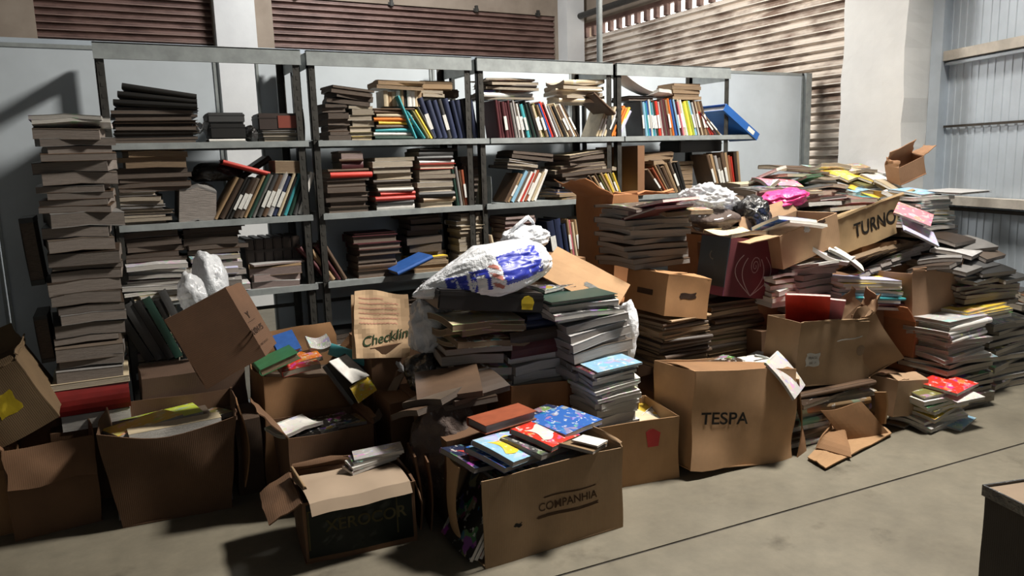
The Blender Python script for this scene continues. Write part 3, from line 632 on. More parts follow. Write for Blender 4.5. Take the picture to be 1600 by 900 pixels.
z = fstack(656, 714, 1, 232, {0: 'cream', 1: 'tan', 2: 'black', 3: 'light grey', 4: 'white', 5: 'white', 6: 'maroon', 7: 'navy blue', 8: 'red', 9: 'white', 10: 'dark grey', 11: 'dark grey', 12: 'black'}, ['hard', 'soft'], 'third pile, '+b2, h=.22, t=(.018, .03), face='mix', page='page', jr=4)
row(SX(720, 1.2)-.02, YS+.01, ZS[1], ['dark green', 'grey', 'brown', 'rust', 'dark brown', 'olive'], .215, .18, 'short upright row, second board of second shelving', 'upright row on the second shelving', lean=-8, lean2=-4, t=(.016, .026))
z = fstack(738, 772, 1, 243, ['black', 'dark brown'], ['hard'], 'black pile beside the post, second board of third shelving', h=.2, t=(.03, .04), page='dark', y=YS+.12)
# bay 2, third board
row(SX(512, .8), YS+.01, ZS[2], ['maroon', 'tan', 'maroon', 'brown'], .23, .2, 'fallen maroon books, third board of second shelving', 'fallen maroon books on the second shelving', lean=-36, lean2=-28, t=(.02, .028), kinds=('hard',), lab=0)
z = fstack(560, 627, 2, 365, ['maroon', 'dark brown', 'brown', 'maroon'], ['hard'], 'dark red pile, third board of second shelving', h=.22, t=(.03, .045), face='mix', page='dark', jr=2)
book('hard', .2, .22, .022, 'blue', T(SX(636, .85), YS-.04, ZS[2]+.055) @ RY(-20) @ RZ(90), 'blue hardback propped aslant before the dark piles, third board of second shelving', 'loose books on shelves', 'page')
z = fstack(645, 703, 2, 403, ['tan', 'cream', 'yellow'], ['soft'], 'low tan pile, third board of second shelving', h=.2, t=(.016, .022), page='tan')
z = fstack(648, 702, 2, 338, ['black', 'dark brown'], ['hard', 'softb'], 'black books over the tan pile, third board of second shelving', z0=z, h=.2, t=(.025, .05), page='dark', jr=12, jx=.03, y=YS+.06)
z = fstack(720, 762, 2, 333, ['cream', 'tan', 'dark brown', 'white', 'grey-brown'], ['soft', 'hard'], 'narrow pale pile, third board by the post of second shelving', h=.18, t=(.02, .032), jr=7, page='page')
row(SX(766, .8), YS+.02, ZS[2], ['dark brown', 'tan', 'brown', 'cream'], .2, .17, 'thin books left of white bag, third board of third shelving', 'thin books by the white bag', lean=-12, t=(.014, .02))
# bay 2, fourth board : dark shapes
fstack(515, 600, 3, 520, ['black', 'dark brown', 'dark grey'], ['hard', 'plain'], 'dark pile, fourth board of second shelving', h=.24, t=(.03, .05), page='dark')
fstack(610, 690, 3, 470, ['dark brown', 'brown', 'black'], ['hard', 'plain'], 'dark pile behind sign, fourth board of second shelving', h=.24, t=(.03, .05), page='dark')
# bay 3, upper board
B3 = 'upper board of third shelving'
x_ = row(SX(776, z0)+.02, YS+.0, z0, ['maroon']*5, .215, .18, 'dark red volumes, '+B3, 'dark red volumes on the third shelving', lean=-7, lean2=-9, t=(.018, .024), kinds=('hard',), lab=.1)
x_ = row(x_, YS+.0, z0, ['grey', 'light grey', 'grey-brown', 'white', 'black', 'teal', 'dark green', 'black', 'dark green', 'black', 'cream', 'olive', 'tan', 'blue', 'red', 'maroon', 'white', 'grey', 'tan', 'black', 'cream', 'brown', 'white', 'tan', 'dark brown'], .215, .17, 'coloured leaning books, '+B3, 'left-leaning books on the third shelving', lean=-10, lean2=-31, t=(.012, .021))
xl = x_
x_ = row(SX(930, z0)+.01, YS+.0, z0, ['cream', 'cream', 'white', 'cream', 'light grey', 'black', 'orange', 'orange', 'yellow', 'lavender'], .2, .17, 'cream and orange books leaning right, '+B3, 'right-leaning books on the third shelving', lean=24, lean2=31, t=(.014, .022), kinds=('soft', 'thin'))
book('thin', .2, .2, .018, 'brown', T(SX(915, z0)+.09, YS+.03, z0+.19) @ RY(38) @ RZ(90), 'brown open cover lying across the gap between leaning rows, third shelving', 'loose books on shelves', 'tan')
zt = z0+.222
fstack(758, 840, 0, 125, ['cream', 'pink', 'brown', 'dark grey', 'white', 'dark brown'], ['soft', 'softb', 'mag'], 'pile on the dark red volumes, third shelving', z0=zt, h=.2, t=(.014, .024), jr=12, jx=.025, face='mix', page='page', top=[('white', 'magc'), ('tan', 'softb'), ('dark brown', 'hard')])
fstack(876, 946, 0, 128, ['cream', 'white', 'dark grey', 'tan', 'dark brown'], ['soft', 'softb'], 'pile over the leaning books near the post, third shelving', z0=zt-.01, h=.2, t=(.014, .024), jr=12, jx=.02, face='mix', top=[('cream', 'magc'), ('tan', 'softb')])
# bay 3, second board
b3 = 'second board of third shelving'
x_ = row(SX(788, 1.2)+.0, YS+.01, ZS[1], ['brown', 'tan', 'light blue', 'grey-brown', 'white', 'red', 'white', 'rust', 'white', 'cream', 'white'], .205, .17, 'pale leaning row, '+b3, 'pale leaning row on the third shelving', lean=32, lean2=27, t=(.014, .022), kinds=('soft', 'thin'))
zq = ZS[1]+.195
fstack(792, 842, 1, 252, ['light grey', 'white', 'dark grey'], ['mag', 'thin'], 'flat books over the pale leaning row, third shelving', z0=zq, h=.2, t=(.015, .022), jr=10, tilt=(0, 7))
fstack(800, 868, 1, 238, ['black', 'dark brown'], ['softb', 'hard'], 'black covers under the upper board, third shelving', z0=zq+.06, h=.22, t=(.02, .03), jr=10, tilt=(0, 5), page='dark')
fstack(872, 925, 1, 290, ['cream', 'blue', 'tan', 'brown', 'white'], ['soft', 'mag'], 'messy middle pile, '+b3, h=.2, t=(.012, .02), jr=16, jx=.02, page='tan')
fstack(878, 955, 1, 238, ['grey-brown', 'brown', 'dark brown', 'cream'], ['softb', 'plain'], 'brown papers on the messy pile, '+b3, z0=ZS[1]+.105, h=.24, t=(.018, .03), jr=14, jx=.03, tilt=(0, -5), page='dark')
row(SX(926, 1.2)+.07, YS-.01, ZS[1], ['brown', 'tan', 'dark brown', 'olive', 'tan', 'yellow', 'cream', 'olive', 'yellow'], .17, .16, 'yellowish slanting books, '+b3, 'yellowish slanting books on the third shelving', lean=-36, lean2=-24, t=(.012, .018), kinds=('soft', 'thin'))
book('softb', .17, .13, .02, 'cream', T(SX(955, 1.3)+.0, YS+.09, ZS[1]+.175) @ RY(3) @ RZ(-90), 'cream paperback lying over the yellowish slanting books', 'loose books on shelves')
# bay 3, third board
b3 = 'third board of third shelving'
fstack(792, 842, 2, 338, ['maroon', 'rust', 'tan', 'cream', 'dark brown'], ['hard', 'soft'], 'reddish pile behind white bag, '+b3, h=.2, t=(.024, .034), page='pink')
x_ = row(SX(857, .8)+.03, YS-.01, ZS[2], [('navy blue', .05), ('navy blue', .045), ('navy blue', .03), ('tan', .02), ('pink', .018), ('cream', .02), ('tan', .022), ('dark grey', .03), ('cream', .026), ('light grey', .022), ('tan', .016), ('dark grey', .03)], .24, .19, 'navy and cream row, '+b3, 'navy and cream row on the third shelving', lean=-8, kinds=('hard', 'thin'), lab=.5)
fstack(850, 905, 2, 342, ['grey', 'dark brown'], ['hard'], 'flat on the navy and cream row, '+b3, z0=ZS[2]+.255, h=.18, t=(.018, .022), page='dark')
fstack(905, 960, 1, 262, ['cream', 'tan', 'brown', 'white'], ['magb', 'softb'], 'pale sheaves above the messy pile, second board of third shelving', z0=ZS[1]+.19, h=.2, t=(.014, .022), jr=16, jx=.03, tilt=(0, -6))
fstack(905, 952, 2, 360, ['grey', 'dark brown', 'tan'], ['hard', 'soft'], 'pile at the right end, third board of third shelving', h=.2, t=(.02, .03), jr=8, page='dark')
# bay 4, upper board
B4 = 'upper board of fourth shelving'
x_ = row(SX(1012, z0)-.028, YS+.0, z0, ['dark grey', 'light blue', 'teal', 'blue', 'white', 'teal', 'light blue', 'dark green', 'red', 'white', 'maroon', 'grey-brown', 'maroon', 'tan', 'orange', 'blue', 'navy blue', 'light blue', 'maroon', 'pink', 'cream', 'white', 'lime green', 'yellow', 'lime green', 'light blue', 'white', 'brown', 'cream', 'brown', 'tan', 'brown'], .235, .18, 'colourful row, '+B4, 'colourful row on the fourth shelving', lean=-7, lean2=-20, t=(.013, .023), kinds=('thin', 'soft'), lab=.4)
x_ = row(x_+.0, YS+.0, z0, ['red', 'red', 'maroon', 'black', 'tan'], .22, .18, 'red books slanting beneath the big blue folder, fourth shelving', 'slanting red books on the fourth shelving', lean=-38, lean2=-48, t=(.013, .02), kinds=('thin',), lab=.2)
# big blue lever-arch folder leaning over them
M4 = T(SX(1180, z0)+.02, YS-.02, z0+.003) @ RY(-57)
fo = empty('lever_arch_folder', mw=M4); tag(fo, 'large bright blue folder leaning over the row end, upper board of fourth shelving', 'folder')
mk('cover', MB().box(-.052, -.048, 0, .26, 0, .38).box(-.003, .0, 0, .26, 0, .38).mesh(), M['cover'], fo, (.02, .12, .42)); mk('spine', MB().box(-.052, 0, -.003, 0, 0, .38).mesh(), M['cover'], fo, (.02, .12, .42))
mk('pages', MB().box(-.046, -.006, .006, .25, .01, .36).mesh(), M['pages'], fo, pg('white')); mk('spine_label', MB().box(-.042, -.012, -.005, -.003, .05, .12).mesh(), M['label_white'], fo)
zt = z0+.235
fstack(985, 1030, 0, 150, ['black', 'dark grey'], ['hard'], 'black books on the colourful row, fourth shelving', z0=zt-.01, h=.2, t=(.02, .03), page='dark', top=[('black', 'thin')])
sheet_thing('open_paper', lambda u, v: (SX(972, zt)-.02+.27*u, YS+.0+.16*v, zt+.05+.13*(1-u)**1.4-.02*math.sin(PI*v)), 14, 6, .002, M['label_white'], 'curved white sheet draped against the post atop fourth shelving books', 'paper')
book('magc', .2, .2, .02, 'white', T(SX(1045, zt), YS+.12, zt+.025) @ RY(8) @ RZ(-80), 'curled white magazine atop the colourful row, fourth shelving', 'loose books on shelves', 'white')
fstack(1052, 1098, 0, 131, ['brown', 'tan'], ['soft'], 'on the lime green books, fourth shelving', z0=zt-.0, h=.18, t=(.02, .03), page='tan')
# bay 4, second board
b4 = 'second board of fourth shelving'
pl = W(998, 300, 3.96); tag(mk('wooden_board', MB().box(pl.x, pl.x+.055, 3.97, 4.3, ZS[1]+.001, ZS[1]+.32).box(pl.x-.10, pl.x, 4.28, 4.30, ZS[1]+.001, ZS[1]+.32).mesh(), M['cover'], None, (.22, .115, .06)), 'upright brown wooden board end left of slanting brown books, fourth shelving', 'board')
row(SX(1020, 1.2)+.08, YS-.01, ZS[1], ['brown', 'rust', 'tan', 'dark brown', 'brown', 'tan', 'grey-brown', 'black', 'black'], .22, .18, 'brown slanting books left, '+b4, 'brown slanting books on the fourth shelving', lean=-38, lean2=-20, t=(.016, .026), kinds=('soft', 'hard'), page='tan')
row(SX(1108, 1.2)+.06, YS-.01, ZS[1], ['brown', 'tan', 'light grey', 'grey-brown', 'brown', 'tan', 'rust', 'red', 'dark brown', 'tan'], .255, .18, 'brown books right, '+b4, 'brown books by the grey panel', lean=-20, lean2=-8, t=(.018, .03), kinds=('soft', 'hard'), page='tan')
fstack(1015, 1058, 1, 238, ['grey-brown', 'brown', 'tan'], ['softb', 'magb'], 'crumpled books atop left brown books, fourth shelving', z0=ZS[1]+.2, h=.2, t=(.018, .03), jr=18, page='tan')
fstack(1060, 1100, 1, 252, ['brown', 'grey-brown', 'tan'], ['softb', 'soft'], 'books squeezed in mid board, second board of fourth shelving', h=.2, t=(.022, .03), jr=9, page='tan', y=YS+.1)
case('black_box', SX(1072, 1.45), SX(1138, 1.45), YS+.06, 1.425, .078, .22, C['black'], 'long black box under the upper board of fourth shelving')
# ================================================================== THE PILE
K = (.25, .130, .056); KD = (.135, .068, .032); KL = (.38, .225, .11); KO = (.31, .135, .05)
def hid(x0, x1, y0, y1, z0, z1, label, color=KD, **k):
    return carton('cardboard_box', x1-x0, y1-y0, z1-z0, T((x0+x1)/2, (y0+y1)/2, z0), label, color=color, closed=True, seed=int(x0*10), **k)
def pst(px0, px1, pyb, pyt, Y, cols, kinds, where, z0=None, **k):
    a, b_ = W(px0, (pyb+pyt)/2, Y), W(px1, (pyb+pyt)/2, Y); z0 = W((px0+px1)/2, pyb, Y).z if z0 is None else z0
    z1 = W((px0+px1)/2, pyt, Y).z; h = k.pop('h', .28)
    return stack((a.x+b_.x)/2, Y, max(.002, z0), z1, b_.x-a.x, h, cols, kinds, where, **k)
def fb(px, py, Y, w, h, t, rz, rx, ry, kind, col, label, group='loose items on the pile', page='mag', Z=None):
    p = WZ(px, py, Z) if Z else W(px, py, Y)
    return book(kind, w, h, t, col, T(*p) @ RZ(rz) @ RX(rx) @ RY(ry) @ T(0, 0, -t/2), label, group, page)
MG = ['grey', 'light grey', 'grey-brown', 'grey', 'dark grey', 'white']; MB_ = ['grey-brown', 'brown', 'grey', 'dark brown', 'tan']
# ---- tall paper tower at the left
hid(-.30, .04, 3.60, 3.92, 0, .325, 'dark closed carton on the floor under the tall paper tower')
stack(-.13, 3.60, .327, .395, .27, .3, ['white'], 'soft', 'white block under the red book of tall tower', t=(.066, .067), page='white')
stack(-.115, 3.58, .397, .51, .31, .31, ['deep red'], 'thin', 'big red book near the foot of tall tower', t=(.112, .113), face='spine', jr=1, page='page')
stack(-.12, 3.59, .512, .54, .33, .31, ['cream'], 'soft', 'cream paper on the red book of tall tower', t=(.027, .028), page='page', jr=1)
stack(-.12, 3.60, .541, 1.59, .265, .31, ['grey-brown', 'grey', 'brown', 'grey-brown', 'dark brown', 'black'], ['plain', 'plain', 'softb'], 'tall paper tower', 'bundles in the tall paper tower', t=(.026, .06), jr=9, jx=.018, lean=(.04, 0), page='tower')
stack(-.085, 3.60, 1.592, 1.63, .28, .31, ['light grey', 'white'], ['magc'], 'curling at tip of the tall paper tower', 'bundles in the tall paper tower', t=(.012, .02), jr=8, page='white')
for i, (z_, s_) in enumerate(((.62, .2), (.95, .28))): book('hard', .05, .26, s_, 'black', T(-.275, 3.80, z_) @ RY(-3), f'black upright cover edge against the tall paper tower, {("lower", "upper")[i]} one', 'black covers beside the tower', 'dark')
# ---- left edge cartons
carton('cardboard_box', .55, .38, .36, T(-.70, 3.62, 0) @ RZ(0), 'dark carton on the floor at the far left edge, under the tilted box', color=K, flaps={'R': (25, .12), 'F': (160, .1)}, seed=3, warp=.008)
bx, w_, h_ = fcarton('cardboard_box', W(-60, 735, 3.38), W(92, 652, 3.38), W(-115, 635, 3.38), .34, 'tilted open carton with yellow sticker at the far left edge', color=(.12, .075, .035), flaps={'R': (30, .03), 'F': (-25, .02), 'B': (20, .1)}, seed=5, warp=.007)  # colour darkened in place of the weaker light at the left
patch('yellow_sticker', .085, .085, T(w_/2-.12, -.17-.010, h_*.52), M['yellow'], bx, ang=-4)
conform(bx)
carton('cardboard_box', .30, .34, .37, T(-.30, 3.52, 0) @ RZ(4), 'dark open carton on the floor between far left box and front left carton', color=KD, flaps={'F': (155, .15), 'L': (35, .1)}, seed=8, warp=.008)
# ---- B1 large front left carton; dim left-side light put into its dark colour
b1, w_, h_ = fcarton('cardboard_box', Vector((-.07, 3.24, 0)), Vector((.34, 3.20, 0)), Vector((-.07, 3.24, .41)), .34, 'large shade-darkened brown carton on the floor, front left, holding yellow and green magazines', color=(.11, .056, .027), flare=.24, flaps={'R': (8, .02)}, seed=11, warp=.008, sag=.045)
mk('flap', MB().sheet(lambda u, v: (w_/2*1.24+.012+.03*math.sin(PI*v)*(1-u), -.17+.02*u+.10*u, .08+v*.36), 6, 10, .005).mesh(), M['card'], b1, K)
stack(.135, 3.27, .02, .36, .42, .27, ['grey-brown', 'grey', 'brown'], ['plain'], 'inside the front left carton', 'papers inside the front left carton', t=(.05, .07), page='mag')
book('soft', .085, .345, .045, 'cream', T(.16, 3.245, .352) @ RX(0) @ RZ(-87), 'cream page block along the rim of the front left carton', 'magazines in the front left carton', 'white')
fb(222, 662, 3.36, .2, .26, .016, -70, 4, -6, 'mag', 'yellow', 'yellow magazine in the front left carton, at its left corner', 'magazines in the front left carton', 'white')
fb(252, 652, 3.46, .22, .3, .016, -84, 3, -5, 'mag', 'lime green', 'lime green magazine lying behind the yellow one in the front left carton', 'magazines in the front left carton', 'white')
fb(305, 655, 3.42, .2, .26, .02, -75, 2, -8, 'mag', 'olive', 'grey-green magazine at the right end of the front left carton', 'magazines in the front left carton', 'mag')
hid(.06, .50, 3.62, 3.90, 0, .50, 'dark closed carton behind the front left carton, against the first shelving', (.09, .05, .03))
# black boards leaning at the shelf foot
row(.10, 3.93, .50, ['black', 'dark grey', 'black', 'dark green', 'black', 'dark grey'], .34, .05, 'black boards leaning against the first shelving foot', 'black boards at the shelf foot', lean=-24, lean2=-20, t=(.03, .045), kinds=('thin',), lab=0)
# ---- B8 carton tipped over; shade on its front put into a darker colour
b8, w_, h_ = fcarton('cardboard_box', W(256, 500, 3.22), W(323, 608, 3.165), W(349, 445, 3.20), .22, 'big shade-darkened carton tipped on its side with a pale printed flap, left centre', color=(.105, .05, .023), flaps={'F': (-62, .13)}, seed=14, warp=.004)
a = R(-62); o_ = Vector((0, -.13, h_)); dr = Vector((0, -math.sin(a)*-1*-1, 0)); hd = Vector((0, math.sin(a)*-1, math.cos(a))); nn = Vector((0, -math.cos(a), -math.sin(a)*-1*-1))
nn = Vector((1, 0, 0)).cross(hd).normalized()
def flapm(x, s): 
    X = hd; Y = Vector((-1, 0, 0)); Z = X.cross(Y); m_ = Matrix((X, Y, Z)).transposed().to_4x4(); m_.translation = o_+hd*s+Vector((x, 0, 0))+Z*.004; return m_
text('D-404-P5', .036, flapm(.05, .062), M['brown_ink'], b8, bold=.0008, sx=.8)
text('Y', .04, flapm(-.02, .06), M['brown_ink'], b8, 'printed_mark', bold=.001); text('----------', .02, flapm(.005, .06), M['brown_ink'], b8, sx=.9); text('=======', .022, flapm(.11, .06), M['brown_ink'], b8, sx=.9)
conform(b8, base='flap')
bag('white_plastic_bag', W(300, 462, 3.6), (.06, .06, .10), M['film'], 'small knotted white plastic bag behind the tipped dark carton', 'bag', seed=21, fold=.16, sub=4)
bag('pale_green_bag', W(330, 462, 3.76), (.08, .07, .21), M['baggrey'], 'pale translucent bag just above the tipped dark carton', 'bag', seed=24, fold=.1, sub=4)
# ---- B6 / B7 centre left cartons
b6, w_, h_ = fcarton('cardboard_box', Vector((.55, 2.97, 0)), Vector((.90, 2.97, 0)), Vector((.55, 2.97, .33)), .30, 'brown carton on the floor behind the green printed box', color=KD, flaps={'L': (38, .15), 'R': (20, .04)}, seed=17, warp=.007)
stack(.72, 3.0, .02, .30, .28, .22, ['dark brown', 'black'], 'plain', 'inside the carton behind the green printed box', 'papers inside the middle carton', t=(.05, .08), page='dark')
for i, (px, py, rz, cn) in enumerate(((460, 668, -70, 'white'), (490, 666, -95, 'black'), (520, 660, -80, 'dark grey'), (545, 657, -100, 'tan'))):
    fb(px, py, 3.12, .16, .18, .014, rz, 3, rnd.uniform(-6, 6), 'mag' if i else 'magc', cn, f'{cn} magazine, {ORD[i]} from left in the carton behind the green printed box', 'magazines in the middle carton')
b7, w_, h_ = fcarton('cardboard_box', Vector((.52, 3.33, 0)), Vector((.95, 3.33, 0)), Vector((.52, 3.33, .50)), .34, 'sagging brown carton full of colourful books, left of the brown paper sign', color=K, flaps={'R': (48, .2), 'B': (4, .14)}, seed=19, warp=.010, sag=.03)
stack(.74, 3.36, .02, .44, .36, .27, ['brown', 'grey-brown'], 'plain', 'inside the sagging centre left carton', 'papers inside the sagging carton', t=(.07, .09), page='dark')
fb(446, 552, 3.35, .012, .3, .2, 0, 0, 0, 'thin', 'green', 'x') if False else None
GG = 'colourful books in the sagging carton'
def pl3(name, a, b_, c, t, kind, col, label, page='page', group=GG):
    """book whose cover rectangle has corners a (origin), b (along the width) and c (along the height)"""
    x = (b_-a); w = x.length; x.normalize(); y = c-a; y -= x*y.dot(x); h = y.length; y.normalize(); z = x.cross(y)
    m_ = Matrix((x, y, z)).transposed().to_4x4(); m_.translation = a+x*w/2+y*h/2
    return book(kind, w, h, t, col, m_, label, group, page)
pl3('', W(410, 588, 3.3), W(470, 560, 3.3), W(428, 560, 3.5), .03, 'hard', 'green', 'green hardback tilted over the left rim of the sagging carton', 'tan')
pl3('', W(437, 560, 3.5), W(472, 548, 3.5), W(440, 525, 3.62), .02, 'thin', 'blue', 'blue book standing at the back of the sagging carton')
pl3('', W(443, 590, 3.33), W(502, 575, 3.33), W(462, 560, 3.55), .025, 'mag', 'red', 'red and orange picture magazine in the sagging carton')
pl3('', W(462, 575, 3.40), W(505, 562, 3.40), W(470, 556, 3.55), .02, 'mag', 'orange', 'orange magazine behind the red one in the sagging carton')
pl3('', W(548, 634, 3.2), W(600, 598, 3.35), W(508, 572, 3.3), .028, 'hard', 'dark grey', 'dark hardback slipping over the right rim of the sagging carton', 'white')
pl3('', W(550, 600, 3.10), W(576, 588, 3.20), W(513, 566, 3.18), .006, 'plain', 'white', 'white sheet on the dark slipping hardback, sagging carton', 'white')
pl3('', W(560, 630, 3.10), W(588, 610, 3.20), W(548, 604, 3.13), .005, 'mag', 'yellow', 'yellow and orange flyer tucked beside the white sheet, sagging carton', 'white')
pa, pb_ = W(515, 545, 3.4), W(612, 580, 3.3)
tag(mk('paper_roll', MB().tube([pa, pa.lerp(pb_, .5)+zz*.006, pb_], .028, 16).mesh('m', True), M['cover'], None, (.10, .42, .46)), 'teal rolled poster lying across the sagging carton toward the grey bag', 'roll')
pl3('', W(485, 552, 3.5), W(518, 548, 3.5), W(490, 532, 3.6), .02, 'magc', 'light grey', 'light grey curled magazine left of the teal roll')
bag('white_plastic_bag', W(620, 575, 3.25), (.055, .05, .075), M['film'], 'small crumpled white bag at the right end of the teal roll', 'bag', seed=31, fold=.15, sub=4)
# ---- B2 green printed box
b2, w_, h_ = fcarton('cardboard_box', Vector((.50, 2.57, 0)), Vector((.91, 2.53, 0)), Vector((.50, 2.57, .235)), .30, 'open carton with dark green printed front, filled with brown paper, front centre', color=KD, flaps={'L': (118, .13), 'R': (165, .10), 'B': (3, .03)}, seed=23, warp=.006)
w2_, h2_ = w_, h_
mk('printed_front', MB().sheet(lambda u, v: ((u-.5)*w_*.93, -.154, .02+v*(h_-.03)), 24, 14, -.002).mesh(), M['cover'], b2, (.007, .013, .009))
text('XEROCOR', .062, T(.02, -.158, .13) @ FACE, M['olive_ink'], b2, bold=.001)
mk('printed_frame', MB().box(-.19, -.184, -.158, -.156, .05, .20).box(.13, .136, -.158, -.156, .05, .20).box(-.19, .136, -.158, -.156, .194, .2).mesh(), M['olive_ink'], b2)
stack(.70, 2.60, .02, .20, .34, .24, ['dark brown', 'brown'], 'plain', 'inside the green printed box', 'papers inside the green printed box', t=(.05, .07), page='dark')
sheet_thing('kraft_paper', lambda u, v: (.52+.37*u, 2.50+.30*v, .238+.022*math.sin(PI*min(1, v*1.2))+.006*nz((u*3, v*1.5, 0), 1.0)-.03*(v < .05)), 24, 12, .003, M['kraft'], 'crumpled brown paper spread over the green printed box', 'paper', (.36, .27, .19))
fstk = [('dark brown', .0), ('white', .018), ('dark grey', .034), ('light grey', .047)]
for i, (cn, dz) in enumerate(fstk): book('mag', .09, .19, .012, cn, T(.80+.012*i, 2.72, .262+dz*.75) @ RY(-4) @ RZ(-80-7*i), f'{cn} magazine, {ORD[i]} from bottom in the small heap on the brown paper', 'small heap on the green printed box', 'white')
book('thin', .15, .19, .012, 'tan', T(.545, 2.72, .20) @ RY(70) @ RZ(3), 'tan card standing at the left inside the green printed box', 'small heap on the green printed box')
tag(mk('folded_cardboard', MB().sheet(lambda u, v: (.955+.03*u+.01*math.sin(v*4), 2.60+.16*u, .0+.30*v), 5, 8, .008).sheet(lambda u, v: (.985+.03*u+.012*math.sin(v*3), 2.57+.14*u, .0+.28*v), 5, 8, .006).mesh(), M['card'], None, KD), 'dark folded cardboard standing between the two front cartons', 'cardboard')
# ---- B3 front carton with magazines
b3 = carton('cardboard_box', .585, .31, .325, T(1.33, 2.365, 0), 'brown carton overflowing with blue and red magazines, front centre', color=(.31, .20, .11), flaps={'R': (4, .015)}, sides='FBR', seed=29, warp=.005)
mk('flap', MB().sheet(lambda u, v: (-.2925-.05*math.sin(u*PI*.6)*(.5+.5*math.sin(PI*v)), .155-.17*u, .03+.30*v), 8, 8, .006).mesh(), M['card'], b3, KL)
text('COMPANHIA', .042, T(.05, -.162, .17) @ FACE, M['faded_ink'], b3, sx=1.0, bold=.0006); patch('oval_stamp', .03, .014, T(-.16, -.160, .13), M['ink'], b3)
patch('printed_oval', .26, .012, T(.05, -.160, .135), M['faded_ink'], b3); patch('printed_oval', .22, .006, T(.06, -.160, .205), M['faded_ink'], b3)
G3 = 'magazines inside the front centre carton'
for i in range(11): book('mag', .25, .27, .013, ['black', 'light grey', 'dark grey', 'navy blue', 'grey', 'black', 'light blue', 'dark grey', 'white', 'navy blue', 'black'][i], T(1.07+.019*i, 2.36, .14) @ RY(-58) @ RZ(-90) @ T(0, 0, 0), f'slanting magazine, {ORD[i]} from left inside the front centre carton', G3, 'white')
stack(1.45, 2.25, .01, .29, .28, .25, MG, 'mag', 'flat in the front centre carton', G3, t=(.05, .07))
G3 = 'magazines on top of the front centre carton'
def top3(px, py, w, h, rz, ry, rx, cn, lab, z=.335, t=.02, kind='mag', pic=None):
    p = WZ(px, py, z); o = book(kind, w, h, t, cn, T(*p) @ RZ(rz) @ RX(rx) @ RY(ry), lab, G3, 'mag')
    if pic: mk('cover_picture', MB().sheet(lambda u, v: (-.30+.52*u+.06*math.sin(v*5), -.34+.5*v+.08*math.sin(u*4), 1.03+.13*(math.cos((-.30+.52*u)*PI)-.5)), 8, 8, .02).mesh(), M['print'], o, pic)
top3(752, 716, .19, .25, -72, 8, -10, 'navy blue', 'navy magazine with red picture on the left of the front centre carton', .315, pic=(.45, .06, .05))
top3(790, 712, .19, .25, -66, 10, -8, 'blue', 'blue magazine left of the yellow one, front centre carton', .335)
top3(800, 702, .19, .25, -64, 12, -8, 'light blue', 'yellow and blue magazine in the middle of the front centre carton', .358, pic=(.85, .60, .05))
top3(838, 697, .18, .24, -60, 10, -10, 'dark grey', 'dark magazine between the yellow and red ones, front centre carton', .345)
top3(852, 682, .18, .24, -58, 12, -8, 'red', 'red magazine with white picture on the front centre carton', .365, pic=(.75, .62, .58))
top3(880, 662, .20, .27, -66, 6, -4, 'blue', 'blue magazine at the back right of the front centre carton', .36)
top3(862, 656, .19, .25, -60, 4, -4, 'navy blue', 'navy magazine underneath the back right blue one, front centre carton', .345)
top3(905, 695, .17, .22, -50, 6, -12, 'tan', 'tan envelope at the right end of the front centre carton', .335, .012, 'plain')
top3(922, 690, .10, .15, -50, 6, -12, 'white', 'white card on the tan envelope, front centre carton', .352, .006, 'plain')
top3(785, 660, .12, .25, -80, 2, 0, 'rust', 'orange-brown folder lying behind the navy magazines, front centre carton', .40, .035, 'hard')
hid(.39, .50, 3.30, 3.55, 0, .34, 'dark filler carton, added, between the front left carton and the middle carton', (.06, .035, .02))  # added, very dark, to cover a lit sliver of floor
hid(1.06, 1.32, 2.56, 2.76, 0, .35, 'closed carton hidden behind the front centre carton')
# ---- B4 small carton with red mark
b4, w_, h_ = fcarton('cardboard_box', Vector((1.72, 2.52, 0)), Vector((2.11, 2.45, 0)), Vector((1.72, 2.52, .285)), .32, 'small tan carton with a red mark on the floor, right of the front centre carton', color=KL, seed=33, warp=.004, sag=.0)
mk('red_mark', MB().sheet(lambda u, v: (w_/2-.155+.05*u+.02*v*(u-.5), -.1625, .165+.085*v*(1-.5*abs(u-.4))), 4, 4, -.001).mesh(), M['red_ink'], b4)
stack(1.93, 2.52, .01, .24, .32, .28, ['cream', 'grey'], 'plain', 'inside the small red-marked carton', 'papers inside the red-marked carton', t=(.05, .08))
fb(1040, 650, 2.62, .16, .2, .02, -60, 3, 6, 'magc', 'white', 'white crumpled magazine in the small red-marked carton', page='white')
fb(1018, 638, 2.72, .12, .16, .02, -40, 5, 8, 'plain', 'yellow', 'yellow pad at the back of the small red-marked carton', page='white')
# ---- column of magazines standing in B4
pst(934, 1000, 688, 632, 2.52, ['light grey', 'grey', 'white'], ['plain', 'mag'], 'low part of the magazine column behind front centre carton', z0=.25, h=.22, t=(.03, .045), page='white', jr=4)
z = pst(934, 1002, 632, 575, 2.52, ['white', 'light grey', 'grey', 'white'], ['mag', 'magb'], 'middle of the magazine column by the small red-marked carton', h=.22, t=(.012, .022), page='white', jr=9, jx=.012, tilt=(0, -4), top=[('light blue', 'mag'), ('maroon', 'mag')])
hid(1.72, 2.02, 2.80, 3.08, 0, .36, 'closed carton hidden behind the magazine column')
pst(893, 985, 592, 535, 2.68, ['grey', 'light grey', 'grey-brown'], ['plain', 'softb'], 'upper magazine column, beside the white torn bag', z0=None, h=.24, t=(.03, .05), page='mag', jr=9, jx=.016, tilt=(0, -5))
pst(890, 990, 535, 498, 2.68, ['grey', 'light grey', 'maroon'], ['plain', 'softb'], 'near top of the column beside the white torn bag', h=.24, t=(.03, .04), page='mag', jr=10, jx=.016, tilt=(0, -7))
